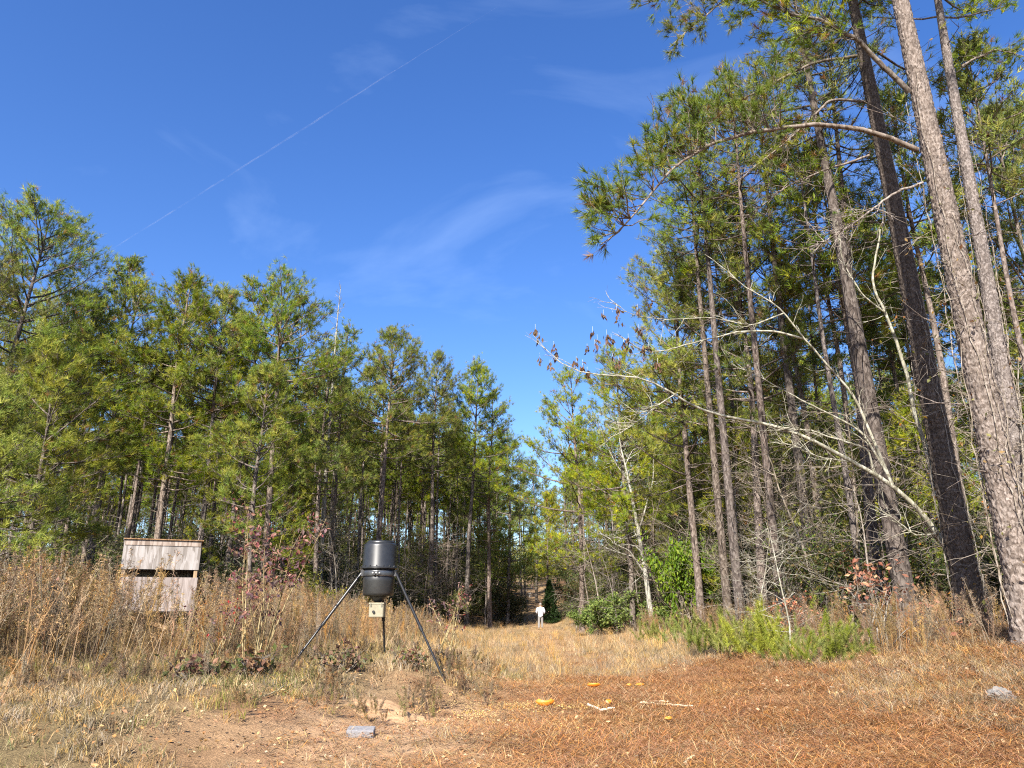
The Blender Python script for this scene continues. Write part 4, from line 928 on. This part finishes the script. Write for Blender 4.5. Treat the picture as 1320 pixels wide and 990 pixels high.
VN = [weed(870+i, 1.2, BR, .8, .006, 2).mesh('sprig', M_DRY) for i in range(3)]
for k, (px, D, sc) in enumerate([(640, 12.3, .4), (535, 9.6, .35), (650, 11.2, .3), (753, 10.6, .35), (520, 9.1, .35), (700, 14.2, .4), (560, 12.6, .5), (600, 14.8, .6), (620, 13.6, .5), (575, 12.2, .4), (830, 15.5, .5), (1130, 12, .35), (1180, 12.5, .4)]):
    o = link('weed_sprig', VN[k % 3], None, at_ground(px, D)); o.scale = (sc, sc, sc*.8); o.rotation_euler = (0, 0, k)
    tag(o, 'small wiry dead weed on the bare clearing', 'weed', 'dead weed sprigs on the clearing')

# midstory: tall thin-leaved understory trees
SH_M = [shrub(900, 1.5, 4.2, 2600, .13, [(.09, .12, .03), (.15, .16, .035), (.06, .08, .02)], 8), shrub(901, 1.6, 4.6, 2200, .13, YL+[(.12, .14, .03)], 8), shrub(902, 1.4, 3.6, 2400, .12, DK+[(.10, .13, .03)], 9)]
def mid_label(x, y, left):
    px = 660+960*x/(y*.958)
    if left: w = 'left of the blind' if px < 140 else 'behind the blind' if px < 270 else 'behind the pink leaved sapling' if px < 420 else 'behind the feeder' if px < 540 else 'beside the track mouth'
    else: w = 'behind the white barked sapling' if px < 880 else 'behind the paired pine trunks' if px < 1000 else 'behind the arching bare limbs' if px < 1150 else 'behind the big leaning pine'
    return 'leafy understory tree filling the shade between pine trunks '+w
k = 0
while k < 55:
    y = r_.uniform(42, 78); x = wood_left(y)-r_.uniform(5, 25)
    if inview(x, y, 1): shrub_thing('understory_tree', SH_M[r_.randint(3)], mid_label(x, y, True), gp(x, y), r_.uniform(0, 6), r_.uniform(.7, 1.35), 'understory trees in the left woods', 'understory tree'); k += 1
k = 0
while k < 80:
    y = r_.uniform(22, 75); x = wood_right(y)+r_.uniform(2.5, 22)
    if inview(x, y, 1): shrub_thing('understory_tree', SH_M[r_.randint(3)], mid_label(x, y, False), gp(x, y), r_.uniform(0, 6), r_.uniform(.6, 1.3), 'understory trees in the right woods', 'understory tree'); k += 1
up = []
while len(up) < 520:
    y = r_.uniform(72, 150); x = r_.uniform(-115, 115)
    if inview(x, y, 8) and not (1.2 < x < 5.2 and y < 112): up.append((x, y))
up = np.array(up); upz = np.stack([up[:, 0], up[:, 1], ground_z(up[:, 0], up[:, 1])-.1], 1)
scatter('distant_undergrowth', 'far leafy undergrowth closing the view between the trunks', 'undergrowth', [m_[1] for m_ in SH_M], upz, r_.uniform(0, 6, len(up)), r_.uniform(.9, 1.9, len(up)), r_.randint(0, 3, len(up)))

# vines and twigs hung on the big trunks
def vine(seed, A, ln_, z0, z1, R_, label, nl=120):
    r0 = np.random.RandomState(seed); st, lf = MB(), MB(); off = np.array(A); LP = []; 
    o = thing('climbing_vine', label, 'vine', A)
    for s in range(5):
        zz = np.linspace(z0, z1*r0.uniform(.6, 1), 40); a = r0.uniform(2.2, 6.2)+np.cumsum(r0.normal(0, .12, 40))
        p = np.array([on_trunk(A, ln_, z+A[2]) for z in zz])-off; rr = R_*(1-zz/24*.75)+.03+.03*np.abs(r0.normal(size=40))
        p = p+np.stack([np.cos(a)*rr, np.sin(a)*rr, np.zeros(40)], 1); st.tube(p, np.linspace(.012, .005, 40), 5)
        for k in range(3, 40, 2):
            branching(st, p[k], r0.normal(size=3)*[1, 1, .5]+[0, -.3, -.1], r0.uniform(.2, .7), .005, 1, r0, LP, up=-.1, nseg=3)
    LP = np.array(LP); q = LP[r0.randint(len(LP), size=nl)]; c = np.array([(.30, .17, .05), (.24, .21, .05), (.33, .13, .05), (.16, .16, .04)])[r0.randint(4, size=nl)]
    leaves(lf, q, r0, .09, c*r0.uniform(.7, 1.2, (nl, 1)), .6); st.build('stems', M_TWIG, o); lf.build('foliage', M_LEAF, o)
vine(950, A1, l1, 0.2, 12, .31, 'thin leafy vine climbing the large pale plated pine', 200)
vine(951, A3, l3, 0.1, 11, .30, 'tangled vine climbing the big shaded pine trunk', 160)
vine(952, A2, l2_, 1, 13, .26, 'pale looping vine on the thinner pine behind', 60)

# ------------------------------------------------------------------ deer feeder
M_DRUM = colmat('scuffed_black_plastic', .38, .5, 9, .35); M_STEEL = colmat('black_steel', .35, .5, 30, .25); M_BAND = colmat('band_metal', .3, .5, 20, .3, metal=.8); M_KHAKI = colmat('khaki_plastic', .55, .4, 12, .2)
fb = gp(P(483, 855, 14.5)[0], 14.5); fd = thing('deer_feeder', 'black barrel deer feeder on three splayed steel legs', 'deer feeder', fb)
K_ = (.017, .018, .019)
m = MB(); m.lathe([(.30, 1.655), (.318, 1.67), (.345, 1.675), (.345, 1.70), (.322, 1.705), (.316, 1.72), (.312, 2.09), (.300, 2.125), (.27, 2.145), (0.255, 2.145), (.25, 2.15)], 48, K_)
drum = m.build('barrel', M_DRUM, fd, True)
m = MB(); m.lathe([(.262, 2.146), (.262, 2.172), (.245, 2.185), (.12, 2.197), (0, 2.2)], 48, (.016, .017, .018)); m.build('lid', M_DRUM, drum, True)
m = MB()
for k in range(16):
    a = k*2*math.pi/16; c_, s_ = math.cos(a), math.sin(a); Rm = np.array([[c_, -s_, 0], [s_, c_, 0], [0, 0, 1]]); m.box((.31, -.012, 1.702), (.335, .012, 1.735), K_, .004, M=Rm)
m.build('rim_clips', M_DRUM, drum)
m = MB(); m.lathe([(.0, 1.172), (.19, 1.175), (.262, 1.185), (.282, 1.205), (.288, 1.235), (.295, 1.45), (.298, 1.655), (.0, 1.656)], 48, (.019, .019, .018)); m.build('lower_barrel', M_DRUM, fd, True)
m = MB(); m.lathe([(.2985, 1.53), (.309, 1.532), (.312, 1.55), (.312, 1.62), (.309, 1.638), (.2985, 1.64)], 48, (.12, .122, .125)); band = m.build('band', M_BAND, fd, True)
m = MB(); m.box((-.05, -.345, 1.545), (-.012, -.305, 1.625), (.03, .03, .03), .006); m.box((.012, -.345, 1.545), (.05, -.305, 1.625), (.03, .03, .03), .006); m.build('clamp', M_STEEL, band)
m = MB(); m.tube([(-.075, -.33, 1.585), (.075, -.33, 1.585)], .011, 8, (.3, .3, .3)); m.build('bolt', M_BAND, band, True)
m = MB(); m.lathe([(.17, 1.172), (.15, 1.15), (.075, 1.09), (.06, 1.065), (.0, 1.064)], 32, (.03, .03, .03)); m.build('funnel', M_DRUM, fd, True)
m = MB(); m.box((-.135, -.13, .80), (.135, .13, 1.055), (.23, .205, .14), .014); bx_ = m.build('control_box', M_KHAKI, fd)
m = MB(); m.box((-.142, -.138, 1.03), (.142, .138, 1.062), (.26, .235, .165), .01); m.build('box_lid', M_KHAKI, bx_)
m = MB(); m.tube([(-.045, -.132, .90), (-.045, -.165, .90)], [.026, .024], 14, (.02, .02, .02)); m.build('knob', M_STEEL, bx_)
for sx in (-1, 1):
    m = MB(); m.box((sx*.10-.012, -.142, .985), (sx*.10+.012, -.134, 1.05), (.25, .24, .2), .003); m.build('latch', M_BAND, bx_)
FEET = [(-1.46, -.62), (1.33, -.22), (.0, 1.15)]
for fx, fy in FEET:
    a = math.atan2(fy, fx); top = np.array([math.cos(a)*.325, math.sin(a)*.325, 1.60]); ft = np.array([fx, fy, float(ground_z(fb[0]+fx, fb[1]+fy))-fb[2]-.04]); mid = top+(ft-top)*.52
    m = MB(); m.tube([top, mid], .027, 12, (.014, .014, .015)); lg = m.build('leg', M_STEEL, fd, True)
    m = MB(); m.tube([mid-(ft-top)*.06, ft], .021, 12, (.018, .018, .019)); m.build('leg_extension', M_STEEL, lg, True)
    m = MB(); m.tube([mid-(ft-top)*.03, mid+(ft-top)*.015], .033, 12, (.02, .02, .02)); m.build('collar', M_STEEL, lg, True)
    m = MB(); ca, sa = math.cos(a), math.sin(a); Rm = np.array([[ca, -sa, 0], [sa, ca, 0], [0, 0, 1]]); m.box((.295, -.045, 1.53), (.345, .045, 1.655), (.06, .06, .06), .008, M=Rm); m.build('bracket', M_STEEL, lg)

# ------------------------------------------------------------------ plywood shooting house on posts
M_PLY = bark('weathered_plywood', (.165, .14, .12), (.24, .21, .185), (.315, .285, .26), scale=(13, 13, 1.6), bump=.15, dist=.006, val=0)
M_LUM = bark('treated_lumber', (.26, .15, .07), (.36, .23, .11), (.45, .31, .17), scale=(9, 9, 1.6), bump=.2, dist=.004, val=0)
D = 20.0; c0 = P(190, 740, D); bb = gp(c0[0], D+.75); bl = thing('shooting_house', 'weathered plywood hunting blind on posts half hidden in brush', 'hunting blind', bb, rz=R(23))
zt, zu, zl, zb = [P(203, q, D)[2]-bb[2] for q in (695, 734, 744, 788)]
wdt, dep = .93, .78
m = MB(); m.box((-wdt, -dep-.012, zu), (wdt, -dep+.004, zt-.03), (1.05, 1.06, 1.1), .002); m.build('upper_panel', M_PLY, bl)
m = MB(); m.box((-wdt, -dep-.012, zb), (wdt, -dep+.004, zl), (1.02, .94, .9), .002); m.build('lower_panel', M_PLY, bl)
m = MB(); m.box((-wdt+.02, -dep-.030, zt-.17), (wdt-.01, -dep-.014, zt-.035), (1.1, 1.05, 1.0), .002); m.build('trim_board', M_PLY, bl)
for sx in (-1, 1):
    m = MB(); x0, x1 = sorted((sx*(wdt-.002), sx*(wdt-.018))); m.box((x0, -dep+.006, zb), (x1, dep, zl)); m.box((x0, -dep+.006, zu), (x1, dep, zt-.03)); m.build('side_panel', M_PLY, bl)
    for sy in (-1, 1):
        m = MB(); px_ = sx*(wdt-.07); py_ = sy*(dep-.06); m.box((px_-.045, py_-.045, -.3), (px_+.045, py_+.045, zt-.035), (1, 1, 1), .004); m.build('post', M_LUM, bl)
m = MB(); m.box((-wdt+.02, dep-.016, zb), (wdt-.02, dep+.002, zt-.03)); m.build('back_panel', M_PLY, bl)
m = MB(); m.box((-wdt+.02, -dep+.006, zb-.02), (wdt-.02, dep-.018, zb+.0)); m.build('floor_panel', M_PLY, bl)
m = MB(); m.box((-wdt-.02, -dep-.07, zt-.028), (wdt+.05, dep+.07, zt), (.9, .62, .45), .003); m.build('roof', M_PLY, bl)
m = MB(); q0 = np.array([-wdt+.05, -dep-.02, zb-.05]); q1 = np.array([.35, -dep-.02, zb-.42]); dv = unit(q1-q0); ll = np.linalg.norm(q1-q0); nv = np.array([-dv[2], 0, dv[0]])
T = np.eye(4); T[:3, 0] = dv; T[:3, 1] = (0, 1, 0); T[:3, 2] = nv; T[:3, 3] = q0; m.box((0, -.018, -.045), (ll, .018, .045), (.75, .7, .62), .003, M=T); m.build('brace', M_LUM, bl)

# ------------------------------------------------------------------ person on the track
M_SKIN = colmat('skin', .6, .3, 20, .08); M_CLOTH = colmat('cloth', .85, .15, 18, .08, bump=.15); M_HAIR = colmat('hair', .7, .3, 60, .3)
def skin_mesh(name, joints, edges, root, material, parent, sub=2, col=(1, 1, 1)):
    me = bpy.data.meshes.new(name); me.from_pydata([j[:3] for j in joints], edges, [])
    o = link(name, me, parent); md = o.modifiers.new('skin', 'SKIN'); md.use_smooth_shade = True
    for i, j in enumerate(joints):
        v = me.skin_vertices[0].data[i]; v.radius = (j[3], j[4] if len(j) > 4 else j[3]); v.use_root = (i == root)
    s_ = o.modifiers.new('sub', 'SUBSURF'); s_.levels = sub; s_.render_levels = sub
    dg = bpy.context.evaluated_depsgraph_get(); ev = bpy.data.meshes.new_from_object(o.evaluated_get(dg)); ev.name = name
    o.modifiers.clear(); o.data = ev; ev.materials.clear(); ev.materials.append(material)
    ca = ev.color_attributes.new('Col', 'FLOAT_COLOR', 'POINT'); ca.data.foreach_set('color', np.tile([*col, 1.], len(ev.vertices)))
    return o
pd = 53.8; pb = gp(P(697, 812, pd)[0], pd); pe = thing('person', 'person in white shirt and grey trousers standing with back turned on the track', 'person', pb, rz=R(-4))
J = [(0, 0, .98, .135, .10), (0, .0, 1.15, .125, .095), (0, .01, 1.32, .15, .10), (0, .0, 1.45, .10, .075), (0, .01, 1.53, .052), (0, .02, 1.60, .062, .07), (0, .025, 1.68, .075, .092), (0, .02, 1.755, .055, .065)]
E = [(0, 1), (1, 2), (2, 3), (3, 4), (4, 5), (5, 6), (6, 7)]
for sx in (-1, 1):
    b0 = len(J); J += [(sx*.19, -.01, 1.42, .058), (sx*.275, -.05, 1.16, .043), (sx*.22, .16, 1.03, .034), (sx*.17, .26, 1.05, .032, .02), (sx*.155, .31, 1.06, .032, .016)]
    E += [(3, b0), (b0, b0+1), (b0+1, b0+2), (b0+2, b0+3), (b0+3, b0+4)]
    for fi, (dx, dz, l_) in enumerate([(.03, .0, .06), (.01, .008, .075), (-.01, .008, .07), (-.03, .0, .055)]):
        f0 = len(J); J += [(sx*.155+dx*.8, .335, 1.06+dz*.5, .0085), (sx*.15+dx, .335+l_*.6, 1.055+dz, .008), (sx*.145+dx, .335+l_*.9, 1.03, .007)]; E += [(b0+4, f0), (f0, f0+1), (f0+1, f0+2)]
    f0 = len(J); J += [(sx*.155-sx*.045, .285, 1.07, .010), (sx*.155-sx*.065, .325, 1.065, .009)]; E += [(b0+3, f0), (f0, f0+1)]
    st_ = .05*sx; b0 = len(J); J += [(sx*.095, 0, .88, .085), (sx*.105, .02+st_*.3, .50, .056), (sx*.11, st_, .10, .036), (sx*.12, st_+.06, .045, .04, .03), (sx*.125, st_+.15, .035, .036, .025)]
    E += [(0, b0), (b0, b0+1), (b0+1, b0+2), (b0+2, b0+3), (b0+3, b0+4)]
skin_mesh('body', J, E, 0, M_SKIN, pe, 2, (.45, .28, .21))
Js = [(0, 0, .78, .19, .15), (0, 0, .92, .19, .15), (0, 0, 1.05, .18, .135), (0, .005, 1.25, .185, .13), (0, 0, 1.40, .17, .11), (0, 0, 1.475, .085, .075)]; Es = [(0, 1), (1, 2), (2, 3), (3, 4), (4, 5)]
for sx in (-1, 1):
    b0 = len(Js); Js += [(sx*.20, -.01, 1.41, .085), (sx*.28, -.05, 1.18, .07), (sx*.24, .09, 1.06, .055)]; Es += [(4, b0), (b0, b0+1), (b0+1, b0+2)]
skin_mesh('shirt', Js, Es, 0, M_CLOTH, pe, 2, (.50, .52, .56))
Jt = [(0, 0, 1.0, .165, .125)]; Et = []
for sx in (-1, 1):
    b0 = len(Jt); st_ = .05*sx; Jt += [(sx*.095, 0, .86, .105), (sx*.108, .02+st_*.3, .50, .082), (sx*.112, st_, .09, .068)]; Et += [(0, b0), (b0, b0+1), (b0+1, b0+2)]
skin_mesh('trousers', Jt, Et, 0, M_CLOTH, pe, 2, (.21, .20, .195))
for sx in (-1, 1):
    st_ = .05*sx; skin_mesh('shoe', [(sx*.112, st_-.03, .06, .048), (sx*.118, st_+.06, .045, .05, .04), (sx*.128, st_+.17, .035, .045, .032)], [(0, 1), (1, 2)], 0, M_CLOTH, pe, 1, (.06, .05, .045))
    m = MB(); m.lathe([(0, -.03), (.014, -.025), (.017, 0), (.014, .025), (0, .03)], 8, (.45, .28, .21), (sx*.083, .015, 1.66)); m.build('ear', M_SKIN, pe, True)
m = MB(); a_ = np.linspace(0, 1, 9); m.lathe([(.092*math.sin(t*2.2), .105*math.cos(t*2.2)) for t in a_], 16, (.20, .17, .15), (0, -.008, 1.68)); hr = m.build('hair', M_HAIR, pe, True)
m = MB(); m.tube([(0, .115, 1.675), (0, .138, 1.645), (0, .118, 1.64)], [.009, .014, .008], 8, (.45, .28, .21)); m.build('nose', M_SKIN, pe, True)
for sx in (-1, 1):
    m = MB(); m.lathe([(0, -.010), (.009, -.005), (.011, 0), (.009, .005), (0, .010)], 8, (.05, .04, .035), (sx*.032, .108, 1.68)); m.build('eye', M_HAIR, pe, True)
m = MB(); m.tube([(-.025, .108, 1.612), (0, .117, 1.61), (.025, .108, 1.612)], .006, 6, (.35, .16, .13)); m.build('mouth', M_SKIN, pe, True)

# ------------------------------------------------------------------ things lying on the clearing
M_CONC = colmat('concrete', .9, .2, 30, .3, bump=.6); M_ORANGE = colmat('pumpkin_skin', .5, .4, 10, .25); M_STONE = colmat('stone', .9, .2, 9, .35, bump=.9); M_WOODP = colmat('peeled_wood', .85, .2, 12, .25)
def on_px(px, py, lo=7, hi=30):
    """ground point under a photograph pixel"""
    for _ in range(50):
        md_ = (lo+hi)/2; q = P(px, py, md_)
        if q[2] > float(ground_z(q[0], md_)): lo = md_
        else: hi = md_
    return gp(P(px, py, lo)[0], lo)
q = on_px(465, 947); blk = thing('paver_block', 'flat grey concrete block lying on the sandy dirt', 'concrete block', q, rz=.06); blk.rotation_euler = (.14, .02, .06)
m = MB(); m.box((-.165, -.10, -.012), (.165, .10, .075), (.20, .195, .20), .008); m.build('block_body', M_CONC, blk)
def slice_(label, px, py, r_arc, arc, wid, hgt, rz, tilt=0, col=(.50, .14, .008)):
    q = on_px(px, py)+np.array([0, 0, .075]); o = thing('pumpkin_piece', label, 'pumpkin', q, rz); o.scale = (1.12,)*3; o.rotation_euler = (tilt, 0, rz)
    n = 18; k = 9; V = []; Vi = []
    for i in range(n):
        t = (i/(n-1)-.5)*arc; w = wid*math.cos((i/(n-1)-.5)*math.pi*.96)**.7
        for j in range(k):
            u = (j/(k-1)-.5)*math.pi*.9
            for lst, s_ in ((V, 1.), (Vi, .80)):
                rr = r_arc*s_; lst.append((rr*math.sin(t)*(.75+.25*math.cos(u)), w*math.sin(u)*(.98 if s_ < 1 else 1), -rr*math.cos(t)*(.6+.4*math.cos(u))+r_arc))
    idx = np.arange(n*k).reshape(n, k); F = np.stack([idx[:-1, :-1], idx[1:, :-1], idx[1:, 1:], idx[:-1, 1:]], -1).reshape(-1, 4)
    m = MB(); m.add(np.array(V)*[1, 1, hgt], F, col); m.build('rind', M_ORANGE, o, True)
    m = MB(); m.add(np.array(Vi)*[1, 1, hgt]+[0, 0, .006], F[:, ::-1], (.48, .17, .02))
    e0 = np.concatenate([idx[0], idx[1:, -1], idx[-1, ::-1][1:], idx[::-1, 0][1:-1]]); VV = np.vstack([np.array(V)[e0]*[1, 1, hgt], np.array(Vi)[e0]*[1, 1, hgt]+[0, 0, .006]]); L_ = len(e0); ii = np.arange(L_)
    m.add(VV, np.stack([ii, (ii+1) % L_, (ii+1) % L_+L_, ii+L_], 1), (.50, .20, .025)); m.build('flesh', M_ORANGE, o, True)
    return o
slice_('curved orange pumpkin slice lying like a crescent near the clearing centre', 703, 917, .16, 2.2, .05, .85, .12, -.35)
slice_('half round orange pumpkin piece among the spilled corn', 766, 891, .15, 1.9, .06, .6, .1, -.4)
slice_('flat orange pumpkin chunk furthest back on the straw', 825, 889, .14, 1.4, .05, .4, .05, .2, (.52, .18, .012))
slice_('small orange pumpkin scrap beside the flat chunk', 811, 889, .08, 1.5, .04, .5, .4, .2, (.52, .18, .012))
slice_('small dull pumpkin scrap alone on the straw', 862, 935, .08, 1.6, .035, .6, .2, .2, (.45, .24, .06))
slice_('orange tipped pale pumpkin fragment beside the broken husk', 783, 914, .08, 1.8, .04, 1.2, 1.0, .5, (.6, .38, .2))
def stick(label, pts, r0, r1, col=(.55, .44, .30), cat='stick'):
    w = [on_px(*p)+np.array([0, 0, .025+.02*k]) for k, p in enumerate(pts)]
    s = np.linspace(0, len(w)-1, 16); f = np.stack([np.interp(s, range(len(w)), [a[i] for a in w]) for i in range(3)], 1); f += np.random.RandomState(len(label)).normal(0, .008, f.shape)
    m = MB(); m.tube(f-w[0], np.linspace(r0, r1, 16), 7, col); o = m.build('broken_stick', M_WOODP, None, True, w[0]); tag(o, label, cat)
stick('pale broken stick lying across the reddish straw', [(826, 908), (850, 911), (893, 916)], .022, .012)
stick('short pale stick next to the long broken one', [(838, 906), (862, 908)], .02, .012, (.6, .5, .36))
stick('pale curled husk by the orange tipped fragment', [(758, 911), (775, 919), (792, 918)], .025, .014, (.62, .55, .45))
stick('thin stick at the near edge of the straw', [(880, 988), (895, 981)], .018, .012, (.5, .4, .25))
stick('bent grey vine trailing below a feeder leg', [(340, 900), (372, 887), (404, 872)], .012, .007, (.36, .31, .19))
q = on_px(1292, 903); rk = thing('pale_rock', 'rough white rock in the straw below the big pine', 'rock', q)
r0 = np.random.RandomState(6); m = MB()
u_ = np.linspace(0, math.pi, 18); v_ = np.arange(28)*2*math.pi/28
UU, VV = np.meshgrid(u_, v_, indexing='ij'); dx, dy, dz = np.sin(UU)*np.cos(VV), np.sin(UU)*np.sin(VV), np.cos(UU)
nn_ = 1+.5*(vnoise(dx*2.5+9, dy*2.5+dz*3, 4)-.5)+.35*(vnoise(dx*6+3, dy*6+dz*7, 5)-.5)
Vv = np.stack([dx*.165*nn_, dy*.12*nn_, dz*.10*nn_+.04], -1).reshape(-1, 3); id_ = np.arange(18*28).reshape(18, 28); jn = np.roll(id_, -1, 1)
m.add(Vv, np.stack([id_[:-1], id_[1:], jn[1:], jn[:-1]], -1).reshape(-1, 4), (.17, .158, .145)); m.build('rock_body', M_STONE, rk)
# mound of sandy dirt
q = on_px(508, 925); a_ = np.arange(40)*2*math.pi/40; m = MB(); prof = np.linspace(0, 1, 12); Vm = []
for t in prof:
    rr = t*(.75+.12*np.sin(a_*3+1)+.08*np.sin(a_*5)); x_ = q[0]+rr*np.cos(a_)*1.2; y_ = q[1]+rr*np.sin(a_)*.75; Vm.append(np.stack([x_, y_, ground_z(x_, y_)+.12*(math.cos(t*math.pi)+1)/2-.012+.03*(vnoise(x_*9, y_*9, 6)-.5)*(1-t)], 1)-q)
id_ = np.arange(12*40).reshape(12, 40); jn = np.roll(id_, -1, 1); m.add(np.concatenate(Vm), np.stack([id_[:-1], id_[1:], jn[1:], jn[:-1]], -1).reshape(-1, 4), (.40, .25, .14))
o = m.build('dirt_mound', colmat('sandy_dirt', .95, .1, 26, .4, bump=.8), None, True, q); tag(o, 'low mound of bare sandy dirt behind the concrete block', 'dirt mound')
# white bucket far up the track
q = on_px(684, 770, 62, 150); bk = thing('white_bucket', 'small white bucket far up the shaded track', 'bucket', q)
m = MB(); m.lathe([(0, 0), (.22, 0), (.24, .02), (.29, .5), (.31, .5), (.31, .54), (.27, .54), (.22, .04), (0, .04)], 24, (.6, .6, .6)); pl = m.build('pail', M_KHAKI, bk, True)
# contrail high above
m = MB(); AL = 3000.
def sky_pt(px, py): p = P(px, py, 1.0)-[0, 0, CAMZ]; return p*(AL/p[2])
c1, c2 = sky_pt(110, 342), sky_pt(640, 8); kk = 90; pts = c1+(c2-c1)*np.linspace(0, 1, kk)[:, None]; r0 = np.random.RandomState(4)
pts = pts+np.cumsum(r0.normal(0, .9, pts.shape), 0); fd_ = np.clip(3*(1-np.linspace(0, 1, kk)), .05, 1); m.tube(pts, (3.6+1.2*r0.uniform(size=kk)+1.5*np.linspace(0, 1, kk))*fd_, 10, cap=False); m.tube(pts, 1.8*fd_, 8, cap=False)
mc, t, b = mat('ice_cloud', 1, 0); b.inputs['Base Color'].default_value = (.9, .9, .92, 1)
tcc = nd(t, 'ShaderNodeTexCoord'); nz = nd(t, 'ShaderNodeTexNoise', Scale=.006, Detail=5.0); t.links.new(tcc.outputs['Object'], nz.inputs['Vector'])
mrc = nd(t, 'ShaderNodeMapRange'); mrc.inputs['From Min'].default_value = .35; mrc.inputs['From Max'].default_value = .7; mrc.inputs['To Min'].default_value = .0; mrc.inputs['To Max'].default_value = .032
t.links.new(nz.outputs['Fac'], mrc.inputs['Value']); t.links.new(mrc.outputs[0], b.inputs['Alpha'])
o = m.build('contrail', mc, None, True); tag(o, 'thin white aircraft contrail crossing the blue sky', 'contrail'); 
# low tangled weeds over the bank round the feeder
ms = [weed(880+i, 1.0, [BR, BR+ORG, BR+GRN, GREY+BR][i], 1.3, .005, 4).mesh('bank_weed', M_DRY) for i in range(4)]
def d_bank(x, y):
    n = vnoise(x*.9, y*.9, 29); return inview(x, y)*sst(-.6, 1.2, left_edge(y)-x)*np.clip(2.2*(n-.38), 0, 1)*sst(9, 11.5, y)
p_, q_ = spread_pts(3800, (-16, 1), (8.5, 22), d_bank, 47)
scatter('bank_weeds', 'low tangled brown weeds on the bank round the feeder legs', 'weeds', ms, p_, q_.uniform(0, 6.28, len(p_)), q_.uniform(.18, .5, len(p_)), q_.randint(0, 4, len(p_)), q_.normal(0, .3, (len(p_), 2)))
